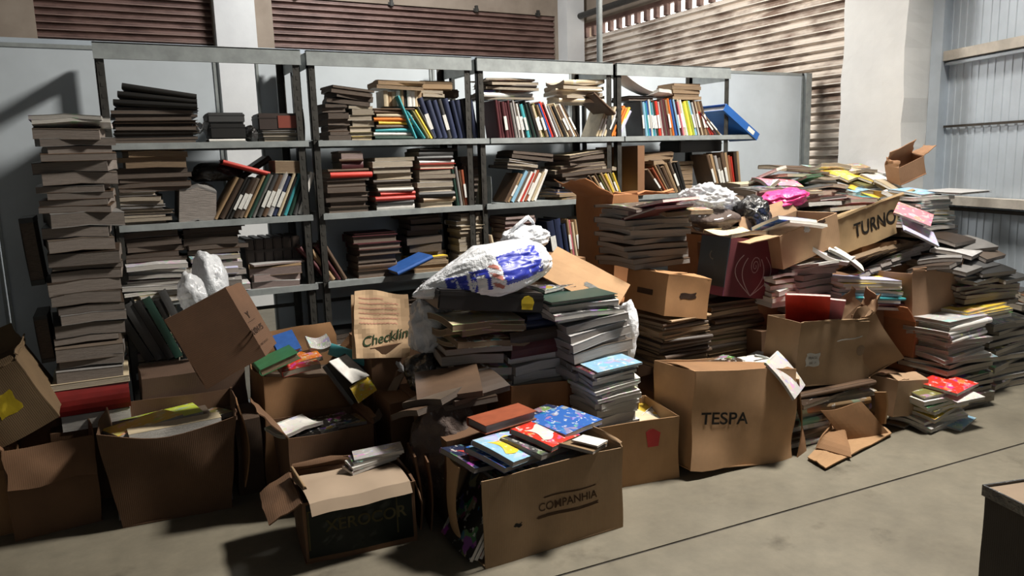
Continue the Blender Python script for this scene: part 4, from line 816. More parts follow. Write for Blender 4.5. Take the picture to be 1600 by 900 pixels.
pst(862, 970, 498, 466, 2.70, ['light grey', 'white', 'dark grey'], ['magb', 'softb'], 'fanned on the column right of the black binder', h=.26, t=(.016, .026), page='white', jr=12, jx=.02, top=[('dark green', 'thin'), ('light grey', 'magb')])
bag('white_torn_bag', W(978, 520, 2.80), (.055, .06, .16), M['bagwhite'], 'torn white plastic bag squeezed right of the magazine column', 'bag', seed=41, fold=.12, sub=4, rot=(0, 6, 0))
conform(b2); conform(b3)
# ---- B11 and pile above
b11, w_, h_ = fcarton('cardboard_box', W(795, 690, 2.76), W(925, 672, 2.76), W(795, 604, 2.76), .30, 'plain brown carton flap standing behind the front centre magazines', color=KO, seed=37, warp=.003)
b11.location.z -= 0
hid(1.40, 1.86, 2.78, 3.10, 0.0, .21, 'closed carton on the floor carrying the plain brown carton')
stack(1.62, 2.80, .24, .44, .36, .24, ['grey-brown', 'grey'], 'plain', 'inside the plain brown carton', 'papers inside the plain brown carton', t=(.06, .07))
z = pst(797, 880, 600, 555, 2.80, ['light grey', 'white', 'grey'], ['plain'], 'pale bundle pile on the plain brown carton', z0=.445, h=.27, t=(.035, .05), page='white', jr=6)
z = pst(797, 884, 553, 515, 2.80, ['dark brown', 'maroon'], ['hard'], 'thick dark volumes under the black binder', z0=z, h=.27, t=(.06, .075), page='dark', face='spine', jr=3)
z = pst(820, 885, 515, 490, 2.82, ['dark grey', 'navy blue'], ['hard'], 'slate books right below the black binder', z0=z, h=.25, t=(.03, .04), page='dark', face='spine', jr=5)
# left flopping papers
hid(1.08, 1.38, 2.86, 3.16, 0, .42, 'closed carton hidden under the flopping brown magazines')
pst(700, 798, 628, 585, 2.80, MB_, ['magb', 'softb', 'plain'], 'flopping magazines above the brown cloth bag', z0=.43, h=.26, t=(.02, .035), jr=16, jx=.02, page='mag', tilt=(0, 3))
pst(702, 800, 582, 545, 2.80, ['grey-brown', 'brown', 'grey'], ['plain', 'magb'], 'brown sheaves left of the thick dark volumes', h=.27, t=(.03, .045), jr=14, jx=.02, page='mag', tilt=(0, 5))
pst(705, 825, 543, 498, 2.78, ['tan', 'cream', 'brown', 'tan'], ['magb', 'magc', 'softb'], 'rumpled tan folders under the black binder', h=.28, t=(.016, .03), jr=16, jx=.02, page='tan', top=[('cream', 'magb'), ('tan', 'magb')], tilt=(0, 6))
bag('brown_cloth_bag', Vector((1.12, 2.72, .24)), (.16, .12, .235), M['bagbrown'], 'dark brown cloth bag slumped left of the front centre carton', 'bag', seed=47, fold=.09, crump=.12, flatb=-.88)
for i, (px, py, rz, ry, cn) in enumerate(((690, 612, -60, -14, 'grey-brown'), (720, 625, -100, -10, 'grey'), (672, 632, -75, -20, 'brown'), (735, 600, -85, 12, 'grey'), (700, 598, -110, 16, 'brown'))):
    fb(px, py, 2.74, .2, .26, .024, rz, 4, ry, 'softb', {'grey': 'dark brown', 'grey-brown': 'grey-brown', 'brown': 'brown', 'tan': 'tan'}[cn], f'limp brown paperback drooping over the brown cloth bag, {ORD[i]} of five', 'magazines drooping over the cloth bag', 'dark')
# ---- black binder box and white bags
m_, w_, h_ = frame(W(684, 484, 2.80), W(848, 489, 2.74), W(684, 452, 2.80))
r_ = case('black_flat_box', 0, w_, 0, 0, h_, .30, (.014, .011, .012), 'flat black box with yellow emblem under the printed white bag', 'box', mt=m_ @ T(0, 0, 0))
mk('yellow_emblem', MB().tube([(w_/2-.075, -.004, h_*.5), (w_/2-.075, -.001, h_*.5)], .03, 9).box(w_/2-.10, w_/2-.05, -.004, -.001, h_*.15, h_*.45).mesh(), M['yellow'], r_)
pb2 = W(742, 440, 2.84)
wb = bag('printed_white_bag', None, (.34, .17, .125), M['bagwhite'], 'large white plastic carrier bag with blue print on the flat black box', 'bag', seed=53, fold=.05, crump=.10, pinch=.72, flatb=-.62, mw=T(*W(757, 428, 2.90)) @ RY(-10) @ RZ(-4), sub=6)
print_on(wb, lambda c, n: n.y < .35 and .02 < c.x < .22 and -.03 < c.z < .085 and c.y < .05, M['blueprint'], 'blue_print')
print_on(wb, lambda c, n: n.y < .35 and -.20 < c.x < -.12 and -.025 < c.z < .04 and c.y < .05, M['blueprint'], 'blue_print')
print_on(wb, lambda c, n: n.y < .35 and -.105 < c.x < -.035 and -.035 < c.z < .05 and c.y < .05 and (abs(c.x+.07) > .018 or c.z > .03), M['blueprint'], 'blue_print')
print_on(wb, lambda c, n: n.y < .35 and -.028 < c.x < .012 and -.04 < c.z < .06 and c.y < .05 and math.sin(c.z*160+c.x*90) > .2, M['pink_ink'], 'red_print')
uw = bag('white_plastic_bag', W(822, 372, 3.15), (.12, .1, .06), M['bagwhite'], 'rumpled white bag with handle loop above the printed white bag', 'bag', seed=59, fold=.12, crump=.12, sub=5, rot=(0, -6, 0))
hp = [Vector((-.10, 0, .02)), Vector((-.04, -.02, .07)), Vector((.02, -.02, .10)), Vector((.05, -.01, .07)), Vector((.06, 0, .03))]
mk('handle', MB().sheet(lambda u, v: hp[min(4, int(u*4))].lerp(hp[min(4, int(u*4)+1)], u*4-int(u*4))+Vector((0, .03*v, .012*math.sin(v*9))), 12, 4, .002).mesh('m', True), M['bagwhite'], uw)
hid(1.60, 2.06, 3.10, 3.5, 0, .92, 'tall closed carton hidden behind the printed white bag', K)
cp = empty('leaning_cardboard', mw=frame(W(838, 428, 2.98), W(958, 492, 2.74), W(862, 382, 3.14))[0]); tag(cp, 'tan cardboard sheet with grey patch leaning right of the printed white bag', 'cardboard')
_, w_, h_ = frame(W(838, 428, 2.98), W(958, 492, 2.74), W(862, 382, 3.14))
mk('sheet', MB().sheet(lambda u, v: ((u-.5)*w_, .004*nz((u*3, v*3, 0), 1), v*h_), 10, 8, -.006).mesh(), M['card'], cp, KL); patch('grey_patch', .15, .035, T(w_*.22, -.004, h_*.38), M['greytape'], cp, ang=0)
mk('folded_edge', MB().sheet(lambda u, v: ((u-.5)*w_, .01+.06*v, h_+.0-.01*v), 8, 3, .005).mesh(), M['card'], cp, KL)
conform(cp, base='sheet', names=('grey_patch',))
pst(838, 905, 472, 448, 2.88, ['white', 'dark grey', 'cream', 'black'], ['mag', 'magb'], 'edges peeping out under the leaning cardboard sheet', h=.2, t=(.012, .02), jr=14, page='white')
# ---- paper sign sack and grey plastic bag
hid(.98, 1.42, 3.20, 3.55, 0, .60, 'closed carton carrying the brown paper sign')
m_, w_, h_ = frame(W(556, 560, 3.18), W(640, 558, 3.18), W(546, 455, 3.26))
sk = empty('paper_sack', mw=m_); tag(sk, 'brown paper sack with pink notes and green handwriting, left of the grey plastic bag', 'paper sack')
mk('sack', MB().sheet(lambda u, v: ((u-.5)*w_*(1+.05*math.sin(3*v)), .012*nz((u*3, v*3, 0), 1.3)+.02*math.sin(PI*u), v*h_+.01*math.sin(u*5)*v), 14, 14, -.004).sheet(lambda u, v: ((.5-u)*w_, .05+.012*nz((u*3, v*3, 5), 1.3), v*h_*.97), 10, 10, -.004).mesh(), M['kraft'], sk, (.50, .34, .20))
def scr(y, x0, x1, amp, r, mm, nm, fr=60):
    n_ = 46; mk(nm, MB().tube([(x0+(x1-x0)*i/n_, -.010-.002, y+amp*math.sin(i*fr/40)*(.5+.5*math.sin(i*1.7))) for i in range(n_+1)], r, 5).mesh(), M[mm], sk)
for i in range(6): scr(h_*(.90-.075*i), -w_*.42, w_*(.05 if i == 0 else .34-.02*(i % 3)), .004, .0014, 'pink_ink', 'handwritten_line')
text('Checklin', .062, T(.01, -.016, h_*.30) @ RY(-12) @ FACE, M['green_ink'], sk, 'handwriting', shear=.35, bold=.0006)
conform(sk, base='sack', names=('handwritten_line', 'handwriting'))
gb = bag('grey_plastic_bag', W(672, 510, 3.06), (.10, .10, .135), M['baggrey'], 'translucent grey plastic bag right of the brown paper sack', 'bag', seed=67, fold=.15, crump=.16, sub=5)
fa_, fb_, fc_, fd_ = W(572, 668, 3.14), W(592, 655, 3.10), W(618, 590, 3.16), W(638, 578, 3.14)
tag(mk('cardboard_flap', MB().sheet(lambda u, v: fa_.lerp(fb_, u).lerp(fc_.lerp(fd_, u), v)+Vector((.006*math.sin(v*5), 0, 0)), 6, 10, .006).mesh(), M['card'], None, (.20, .15, .11)), 'grey-brown cardboard flap leaning diagonally below the small crumpled white bag', 'cardboard')
bag('dark_plastic_bag', W(668, 580, 3.05), (.10, .11, .10), M['bagblack'], 'dark plastic bag beneath the translucent grey bag', 'bag', seed=71, fold=.1, sub=5)
hid(.98, 1.30, 2.98, 3.2, 0, .40, 'closed carton beneath the dark plastic bag')
# ---- open tall carton left of the big paper stack
ko = carton('cardboard_box', .42, .34, .62, T(2.55, 3.42, .58), 'tall open brown carton with raised flap, left of the big paper stack', color=KO, flaps={'L': (62, .17), 'F': (-4, .01)}, sides='LB', seed=61, warp=.012)
hid(2.30, 2.80, 3.2, 3.6, 0, .575, 'closed carton on the floor under the tall open brown carton')
# big paper stack
zt_ = pst(984, 1082, 415, 372, 3.02, ['grey', 'grey-brown', 'brown'], ['plain', 'softb'], 'lower big paper stack above the orange-brown carton', h=.3, t=(.02, .035), jr=9, jx=.016, page='mag')
zt_ = pst(984, 1082, 371, 322, 3.02, ['grey', 'light grey', 'grey-brown', 'dark grey'], ['plain', 'magb', 'softb'], 'upper big paper stack beside the silver film', h=.3, t=(.018, .03), jr=12, jx=.02, page='mag')
fb(1035, 318, 3.05, .24, .32, .014, -75, 0, -12, 'mag', 'pink', 'pink-edged magazine sloping on the big paper stack', page='white')
fb(1060, 330, 3.0, .2, .28, .02, -95, 0, -4, 'magb', 'tan', 'tan bent folder on the right of the big paper stack', page='tan')
fb(1030, 331, 2.96, .22, .3, .012, -80, 0, -16, 'thin', 'maroon', 'maroon folder under the pink-edged magazine', page='white')
# ---- B12
b12, w_, h_ = fcarton('cardboard_box', W(1036, 493, 2.80), W(1103, 498, 2.80), W(1040, 428, 2.80), .32, 'orange-brown carton with dark handholds in the middle of the pile', color=(.38, .20, .085), flaps={'F': (-86, .12), 'L': (-84, .12), 'R': (-88, .12)}, seed=73, warp=.006)
patch('hand_hole', .10, .028, T(0.0, -.163, h_*.52), M['brown_ink'], b12, ang=-6); mk('hand_hole', MB().box(-w_/2-.004, -w_/2+.001, -.06, .06, h_*.42, h_*.56).mesh(), M['brown_ink'], b12)
conform(b12)
# books beneath B12
zb_ = pst(1108, 1192, 572, 470, 2.84, ['olive', 'brown', 'grey-brown', 'dark brown', 'tan'], ['hard', 'plain'], 'right brown book stack below the maroon box', h=.26, t=(.018, .026), jr=4, page='tan', face='mix')
zb_ = pst(1035, 1112, 572, 497, 2.80, ['brown', 'dark brown', 'grey-brown', 'tan'], ['hard', 'plain'], 'left brown book stack below the orange-brown carton', h=.26, t=(.018, .026), jr=6, page='tan', face='mix')
hid(2.30, 3.12, 2.82, 3.12, 0, .25, 'wide closed carton carrying the brown book stacks')
# ---- B13 maroon / slate box
b13, w_, h_ = fcarton('printed_box', W(1130, 463, 2.80), W(1210, 468, 2.80), W(1127, 368, 2.80), .21, 'maroon printed box with spiral tulip drawing and slate blue side', color=(.13, .022, .03), seed=79, warp=.002, closed=True)
mk('slate_side', MB().box(-w_/2-.004, -w_/2-.001, -.105, .10, .03, h_*.98).mesh(), M['cover'], b13, (.045, .065, .085))
mk('purple_strip', MB().box(-w_/2-.0045, -w_/2-.001, -.105, .0, .0, .045).mesh(), M['cover'], b13, (.20, .05, .12))
for k_, (rx_, rz_) in enumerate(((.125, .16), (.075, .15))):
    for sg in (-1, 1):
        mk('tulip_outline', MB().tube([(sg*rx_*math.sin(t_*PI/14)*(1 if t_ < 14 else 1), -.108, h_*.5-.14+rz_*2*.82*t_/14*1.0) for t_ in range(0, 12)], .0028, 5).mesh(), M['white_ink'], b13)
mk('spiral', MB().tube([(.035*(1-t_/34)*math.cos(t_*.45)+.01, -.108, h_*.5+.015+.05*(1-t_/34)*math.sin(t_*.45)) for t_ in range(32)], .0024, 5).mesh(), M['white_ink'], b13)
LS = Matrix.Rotation(-PI/2, 4, 'Z') @ FACE
text('ETRY', .05, T(-w_/2-.005, .03, h_*.36) @ LS, M['greytape'], b13); text('Q', .07, T(-w_/2-.005, .0, h_*.66) @ LS, M['greytape'], b13, 'printed_mark')
conform(b13)
# ---- B14 flapped carton
b14, w_, h_ = fcarton('cardboard_box', W(1225, 421, 2.72), W(1313, 382, 2.72), W(1207, 374, 2.72), .26, 'tan open carton tilted above the maroon printed box, with magazines inside', color=(.40, .25, .14), flaps={'L': (84, .20), 'B': (20, .08)}, seed=83, warp=.004)
patch('tape_piece', .04, .03, T(-.02, -.134, h_*.88), M['label_white'], b14); patch('hand_hole', .06, .02, T(.09, -.134, h_*.92), M['brown_ink'], b14)
fb(1225, 352, 2.82, .2, .26, .02, -95, -8, -22, 'mag', 'blue', 'blue and orange magazine slanting in the tan tilted carton', page='white')
fb(1240, 358, 2.78, .2, .28, .014, -90, -8, -22, 'plain', 'white', 'white paper block in front within the tan tilted carton', page='white')
fb(1150, 366, 2.9, .2, .26, .02, -90, 0, 4, 'magc', 'cream', 'cream curled pages over the maroon printed box', page='page')
hid(2.98, 3.35, 2.85, 3.15, .25, .70, 'closed carton behind the maroon printed box', K)
conform(b14)
# ---- B15 big marker-lettered carton
b15, w_, h_ = fcarton('cardboard_box', W(1300, 405, 2.94), W(1428, 354, 2.94), W(1285, 350, 2.94), .36, 'large tilted carton with black hand-painted lettering on top of the pile', color=(.36, .25, .13), flaps={'F': (-6, .008)}, seed=89, warp=.010)
text('TURNO', .115, T(.03, -.1835, h_*.48) @ FACE, M['ink'], b15, 'painted_lettering', bold=.002, sx=.95)
conform(b15, .36, 89, .010, .0009, w_, h_)
hid(3.30, 3.90, 3.02, 3.42, 0, .80, 'large closed carton at the core of the right pile', K)
hid(3.92, 4.45, 2.95, 3.45, 0, .85, 'large closed carton deep in the right pile, near the metal gate', K)
hid(3.0, 3.28, 3.2, 3.6, 0, .95, 'closed carton deep in the pile behind the tilted tan carton', K)
# clutter on top
GC = 'loose books heaped on top of the right pile'
cl = [(1200, 272, 3.5, 'white', 'mag', -60, -25), (1228, 276, 3.45, 'cream', 'softb', -80, -8), (1250, 284, 3.4, 'green', 'thin', -70, -22), (1215, 285, 3.35, 'pink', 'magb', -100, 12), (1262, 268, 3.5, 'maroon', 'thin', -80, 4),
      (1290, 278, 3.45, 'cream', 'magc', -50, 6), (1312, 272, 3.45, 'yellow', 'magb', -70, 14), (1335, 268, 3.5, 'cream', 'magc', -85, 8), (1352, 278, 3.42, 'yellow', 'soft', -70, 20), (1300, 292, 3.35, 'tan', 'magb', -60, -6),
      (1325, 296, 3.3, 'light blue', 'mag', -70, 10), (1275, 296, 3.35, 'brown', 'softb', -90, 2), (1350, 300, 3.25, 'yellow', 'thin', -60, 22), (1376, 283, 3.35, 'white', 'mag', -75, 26), (1395, 292, 3.25, 'cream', 'softb', -70, 30),
      (1240, 300, 3.3, 'tan', 'magb', -100, -4), (1285, 312, 3.15, 'maroon', 'thin', -90, -10), (1330, 318, 3.12, 'pink', 'mag', -90, -14), (1372, 268, 3.6, 'light grey', 'magb', -80, 8), (1290, 264, 3.6, 'white', 'magc', -95, -2),
      (1268, 322, 3.1, 'black', 'mag', -90, -12), (1305, 330, 3.05, 'dark grey', 'mag', -95, -14), (1225, 318, 3.15, 'orange', 'magb', -60, 10), (1188, 300, 3.4, 'white', 'mag', -30, -40), (1200, 315, 3.3, 'light grey', 'magb', -60, 6),
      (1340, 308, 3.2, 'teal', 'mag', -80, 6), (1185, 322, 3.2, 'dark brown', 'softb', -85, 4), (1255, 335, 3.05, 'dark grey', 'softb', -85, -4), (1345, 285, 3.4, 'olive', 'thin', -80, 16), (1225, 262, 3.65, 'brown', 'softb', -88, 3), (1320, 262, 3.65, 'tan', 'magb', -100, 5)]
for i, (px, py, Y, cn, kd, rz, ry) in enumerate(cl):
    fb(px, py, Y, rnd.uniform(.17, .21), rnd.uniform(.24, .29), rnd.uniform(.014, .026), rz, rnd.uniform(-5, 5), ry, kd, cn, f'{cn} {NAMES[kd][1]} in the heap on the right pile, {ORD[i]} counting from left to right' if False else f'{cn} {NAMES[kd][1]} heaped on the right pile, {"left" if px < 1245 else "middle" if px < 1310 else "right"} {"back" if Y > 3.38 else "front"}', GC, 'page' if i % 2 else 'white')
for i, (x_0, x_1, y_0, zt2) in enumerate(((3.30, 3.62, 3.22, 1.20), (3.66, 4.0, 3.22, 1.19), (4.04, 4.36, 3.18, 1.15), (3.0, 3.27, 3.24, 1.16), (3.5, 3.8, 3.5, 1.22))):
    stack((x_0+x_1)/2, y_0, .96 if i == 3 else .81 if i < 2 or i == 4 else .86, zt2, x_1-x_0, .25, MB_+['cream', 'dark grey'], ['plain', 'softb', 'magb'], ('left', 'middle', 'right', 'far left', 'rear')[i]+' supporting stack below the heap on the right pile', t=(.03, .05), jr=12, jx=.02)
bag('pink_plastic_bag', W(1226, 310, 3.08), (.15, .11, .055), M['bagpink'], 'bright magenta plastic bag on top of the right pile', 'bag', seed=97, fold=.10, sub=5, rot=(0, -8, 0))
bag('silver_film', W(1105, 312, 3.15), (.17, .14, .075), M['film'], 'shiny crumpled clear film between the paper stack and black bag', 'wrapper', seed=101, fold=.22, crump=.2, sub=5, rot=(0, 8, 0))
bag('brown_bundle', W(1115, 345, 3.10), (.135, .14, .07), M['bagbrown'], 'dark brown wrapped bundle under the clear film', 'bundle', seed=103, fold=.03, sub=4)
bag('black_bag', W(1172, 338, 3.05), (.10, .12, .11), M['bagblack'], 'crumpled black plastic bag left of the magenta bag', 'bag', seed=107, fold=.13, sub=5)
hid(2.86, 3.25, 3.0, 3.18, .70, .93, 'flat closed carton under the black plastic bag', KD)
# tipped carton at the very top right
fcarton('cardboard_box', W(1408, 290, 3.2), W(1448, 272, 3.15), W(1398, 266, 3.2), .12, 'small torn carton standing open on the pile top before the white column', color=(.36, .2, .11), flaps={'L': (-20, .05), 'B': (-25, .11), 'R': (75, .10)}, seed=109, warp=.008)
fb(1400, 308, 3.1, .16, .22, .02, -60, 0, 28, 'mag', 'white', 'white and brown striped edge magazine by the small torn carton', page='white')
# ---- slanting brown books beneath the lettered carton
for i in range(9):
    cn = ['tan', 'brown', 'tan', 'grey-brown', 'brown', 'tan', 'dark brown', 'tan', 'brown'][i]
    fb(1335+11*i, 408-2*i, 2.86, .2, .24, .024, -90, 8, -34, 'soft', cn, f'{cn} slanting book, {ORD[i]} from left beneath the hand-lettered carton', 'slanting books beneath the lettered carton', 'tan')
for i in range(7):
    cn = ['black', 'dark grey', 'dark brown', 'black', 'grey', 'dark brown', 'dark grey'][i]
    fb(1345+16*i, 432-8*i, 2.80, .2, .26, .02, -90, 5, -28, 'magb', cn, f'{cn} limp magazine, {ORD[i]} from left in the dark fan below the lettered carton', 'dark fan of limp magazines', 'mag')
hid(3.25, 3.75, 2.78, 3.0, 0, .72, 'closed carton behind the small colourful stack', KD)
# ---- S8, colourful stack
hid(2.90, 3.26, 2.74, 2.84, .0, .50, 'narrow closed carton behind the labelled carton', KD)
pst(1248, 1308, 488, 412, 2.70, ['grey', 'grey-brown', 'light grey'], ['plain', 'magb'], 'grey magazine stack left of the colourful stack', h=.24, t=(.018, .03), jr=12, jx=.012, page='mag', top=[('white', 'magc'), ('white', 'magb')])
pst(1212, 1250, 478, 432, 2.72, ['tan', 'white', 'cream'], ['plain', 'magb'], 'small stack right of the maroon printed box', h=.2, t=(.018, .03), jr=10, page='white', top=[('white', 'magc'), ('tan', 'softb')])
fb(1300, 398, 2.72, .2, .26, .02, -60, 0, 24, 'magc', 'light grey', 'glossy grey magazine bending over the grey stack', page='white')
fb(1322, 402, 2.68, .2, .26, .014, -50, 0, 32, 'magb', 'white', 'white-edged magazine sliding down beside the slanting books', page='white')
fb(1282, 412, 2.66, .12, .2, .012, -85, 0, -12, 'mag', 'white', 'slim white leaflet on the grey magazine stack', page='white')
pst(1325, 1402, 484, 437, 2.58, {0: 'purple', 1: 'maroon', 2: 'blue', 3: 'teal', 4: 'light blue', 5: 'green', 6: 'white', 7: 'yellow', 8: 'lavender', 9: 'teal'}, ['mag', 'plain'], 'colourful stack above the crumpled open carton', h=.22, t=(.016, .02), jr=10, jx=.01, page='white', face='mix', tilt=(0, 5), rot=-12)
fb(1362, 434, 2.7, .08, .14, .01, -80, 0, 6, 'thin', 'yellow', 'small yellow booklet at the back of the colourful stack')
hid(3.30, 3.66, 2.60, 2.76, 0, .58, 'closed carton under the colourful stack', KD)
# ---- B17 labelled carton
b17, w_, h_ = fcarton('cardboard_box', W(1240, 606, 2.46), W(1357, 596, 2.42), W(1229, 506, 2.46), .22, 'upright tan-brown carton with small white label and red folders inside', color=(.29, .19, .105), flaps={'F': (-4, .006)}, seed=113, warp=.004)
lb_ = patch('white_label', .085, .065, T(-w_/2+.10, -.113, h_*.42), M['label_white'], b17); text('FRAGIL', .018, T(-w_/2+.10, -.117, h_*.45) @ FACE, M['brown_ink'], b17); text('DEC 17', .014, T(-w_/2+.10, -.117, h_*.37) @ FACE, M['brown_ink'], b17)
mk('round_stamp', MB().tube([(w_/2-.08, -.113, h_*.52), (w_/2-.08, -.1115, h_*.52)], .028, 14).mesh(), M['tape'], b17)
patch('torn_line', .17, .006, T(.08, -.1125, h_*.72), M['label_white'], b17, ang=-6)
fb(1262, 485, 2.55, .2, .24, .012, -50, -50, 0, 'plain', 'red', 'bright red folder sticking out of the labelled carton', page='white')
fb(1282, 490, 2.53, .2, .24, .010, -42, -50, 6, 'plain', 'pink', 'salmon pink folder in front of the red one, labelled carton', page='white')
fb(1292, 495, 2.52, .14, .16, .008, -42, -55, 6, 'plain', 'light grey', 'grey card in front of the salmon pink folder, labelled carton', page='white')
stack(3.10, 2.50, W(1240, 606, 2.46).z+.03, W(1290, 515, 2.5).z, .42, .16, ['grey', 'brown'], 'plain', 'inside the labelled carton', 'papers inside the labelled carton', t=(.06, .08))
conform(b17, .22, 113, .004, .0009, w_, h_)
# stack below B17
zz_ = pst(1232, 1362, 692, 610, 2.40, ['brown', 'tan', 'grey-brown', 'cream', 'white'], ['magb', 'hard', 'plain'], 'books beneath the labelled carton', z0=.012, h=.24, t=(.02, .032), jr=9, jx=.014, page='page', face='mix', top=[('brown', 'hard'), ('dark brown', 'magb'), ('cream', 'magb'), ('tan', 'magb'), ('white', 'plain')])
# flattened cardboard on the floor
fc = empty('flattened_cardboard', (0, 0, 0)); tag(fc, 'flattened torn cardboard lying on the floor right of the lettered leaning carton', 'cardboard')
q0, q1, q2, q3 = WZ(1268, 728, .006), WZ(1300, 732, .006), WZ(1392, 680, .006), WZ(1330, 664, .006)
p0, p1, p2, p3 = WZ(1262, 716, .01), WZ(1290, 733, .01), WZ(1393, 680, .01), WZ(1345, 640, .01)
mk('panel', MB().sheet(lambda u, v: (p0.lerp(p3, u)).lerp(p1.lerp(p2, u), v)+zz*(.012*abs(nz((u*3, v*3, 0), 1))+.03*max(0, u-.8)), 12, 8, .006).mesh(), M['card'], fc, KL)
t0, t1, t2, t3 = WZ(1275, 700, .03), WZ(1325, 712, .02), W(1303, 654, 2.36), W(1316, 668, 2.36)
mk('raised_flap', MB().sheet(lambda u, v: t0.lerp(t1, u).lerp(t2.lerp(t3, u), v)+Vector((0, .02*math.sin(u*5), .01*math.sin(v*6))), 8, 8, .006).mesh(), M['card'], fc, K)
u0, u1, u2, u3 = WZ(1318, 690, .012), WZ(1393, 679, .012), W(1283, 642, 2.36), W(1346, 630, 2.34)
mk('brown_panel', MB().sheet(lambda u, v: u0.lerp(u1, u).lerp(u2.lerp(u3, u), v)+zz*(.008*math.sin(u*5+v*3)), 8, 8, .006).mesh(), M['card'], fc, K)
s0, s1, s2, s3 = WZ(1235, 700, .16), WZ(1262, 690, .10), WZ(1262, 726, .01), WZ(1282, 716, .01)
# ---- TESPA carton
b5, w_, h_ = fcarton('cardboard_box', W(1078, 739, 2.40), W(1238, 726, 2.34), W(1064, 583, 2.44), .30, 'large tan carton standing on the floor with dark printed lettering, centre right', color=(.42, .25, .13), flaps={}, seed=127, warp=.012, flare=.0)
b5.location.z = max(b5.location.z, .0)
text('TESPA', .075, T(-w_*.20, -.166, h_*.50) @ RY(0) @ FACE, M['ink'], b5, bold=.0012, sx=1.15)
conform(b5, .30, 127, .012, .0009, w_, h_)
mk('flap', MB().sheet(lambda u, v: (w_/2+.10*v*(1-u)+.02+.02*math.sin(u*4), -.15+.04*v+.06*u*v, .01+(h_-.06)*u+.0*v), 10, 6, .005).mesh(), M['card'], b5, K)
mk('closed_lid', MB().sheet(lambda u, v: ((u-.5)*w_*.98, (v-.5)*.28, h_-.006+.012*math.sin(PI*v)), 6, 6, .005).mesh(), M['card'], b5, K)
for i, (px, py, cn, rz, ry) in enumerate(((1130, 572, 'dark brown', -80, 4), (1165, 567, 'white', -95, -4), (1195, 568, 'black', -70, 10))):
    fb(px, py, 2.62, .2, .26, .02, rz, 0, ry, 'magb', cn, f'{cn} magazine lying on the lettered standing carton, {ORD[i]} from left', 'magazines on the lettered standing carton')
tag(mk('bent_tube', MB().tube([W(1180+45*math.sin(t_*.16), 556+50*(1-math.cos(t_*.16)), 2.58) for t_ in range(11)], .007, 8).mesh('m', True), M['steel']), 'thin pale curved band arching over the lettered standing carton', 'band')
fb(1228, 585, 2.40, .2, .24, .012, -60, 0, 48, 'magb', 'light grey', 'grey magazine sliding off between lettered and labelled cartons', page='white')
# ---- B16, B19, B18, B20
b16, w_, h_ = fcarton('cardboard_box', W(1424, 498, 2.50), W(1500, 480, 2.50), W(1424, 430, 2.50), .26, 'brown carton with raised corner flap on the right part of the pile', color=(.30, .175, .10), flaps={'R': (20, .05), 'F': (-10, .02)}, seed=131, warp=.006)
b19, w_, h_ = fcarton('cardboard_box', W(1425, 590, 2.48), W(1492, 575, 2.48), W(1425, 505, 2.48), .24, 'orange-brown carton directly below the carton with raised corner flap', color=(.36, .15, .065), flaps={'L': (40, .1)}, seed=137, warp=.006)
hid(3.40, 3.86, 2.50, 2.74, 0, .20, 'flat closed carton under the orange-brown right carton', KD)
b18, w_, h_ = fcarton('cardboard_box', W(1358, 590, 2.42), W(1408, 560, 2.34), W(1352, 500, 2.42), .16, 'crumpled open carton right of the labelled carton', color=(.27, .165, .09), flaps={'R': (50, .09), 'F': (-12, .05), 'B': (10, .1)}, seed=139, warp=.016)
hid(3.22, 3.48, 2.44, 2.60, 0, .20, 'small closed carton under the crumpled open carton', KD)
b20, w_, h_ = fcarton('cardboard_box', W(1395, 652, 2.30), W(1443, 648, 2.30), W(1390, 596, 2.30), .15, 'small square tan carton near the floor at right', color=(.36, .235, .14), flaps={'L': (-86, .09), 'F': (-70, .07), 'B': (-80, .07)}, seed=149, warp=.004)
tag(mk('cardboard_strip', MB().sheet(lambda u, v: W(1368+18*u, 612+50*v, 2.36-.10*u)+Vector((.01*math.sin(v*4), 0, 0)), 5, 10, .008).mesh(), M['card'], None, KL), 'narrow upright tan cardboard strip left of the small square carton', 'cardboard')
fb(1408, 660, 2.2, .09, .13, .01, -80, 0, 0, 'plain', 'tan', 'small tan card on the floor before the small square carton', Z=.012)
# ---- right hand mass of magazines
pst(1440, 1498, 420, 356, 2.80, ['dark grey', 'grey', 'grey-brown', 'black'], ['plain', 'softb'], 'lower half of the stack right of lettered carton', z0=.72, h=.28, t=(.022, .034), jr=9, jx=.016, page='mag')
pst(1438, 1492, 356, 308, 2.80, {0: 'grey', 1: 'teal', 2: 'dark green', 3: 'light blue', 4: 'yellow', 5: 'dark grey', 6: 'light blue', 7: 'teal', 8: 'white', 9: 'light grey'}, ['mag', 'magb'], 'coloured stack right of lettered carton', h=.26, t=(.015, .024), jr=12, jx=.02, page='white')
fb(1492, 299, 2.85, .26, .36, .012, -86, 0, 2, 'thin', 'light grey', 'flat pale folder topping the coloured stack at right', page='white')
fb(1430, 300, 2.95, .2, .27, .016, -80, 0, 8, 'mag', 'light blue', 'light blue magazine left of the flat pale folder', page='white')
fb(1428, 335, 2.76, .2, .26, .012, -60, 10, 22, 'mag', 'pink', 'pink magazine hanging from the right side of lettered carton', page='white')
fb(1436, 362, 2.70, .2, .26, .012, -50, 12, 28, 'mag', 'lavender', 'lavender magazine draped below the pink one', page='white')
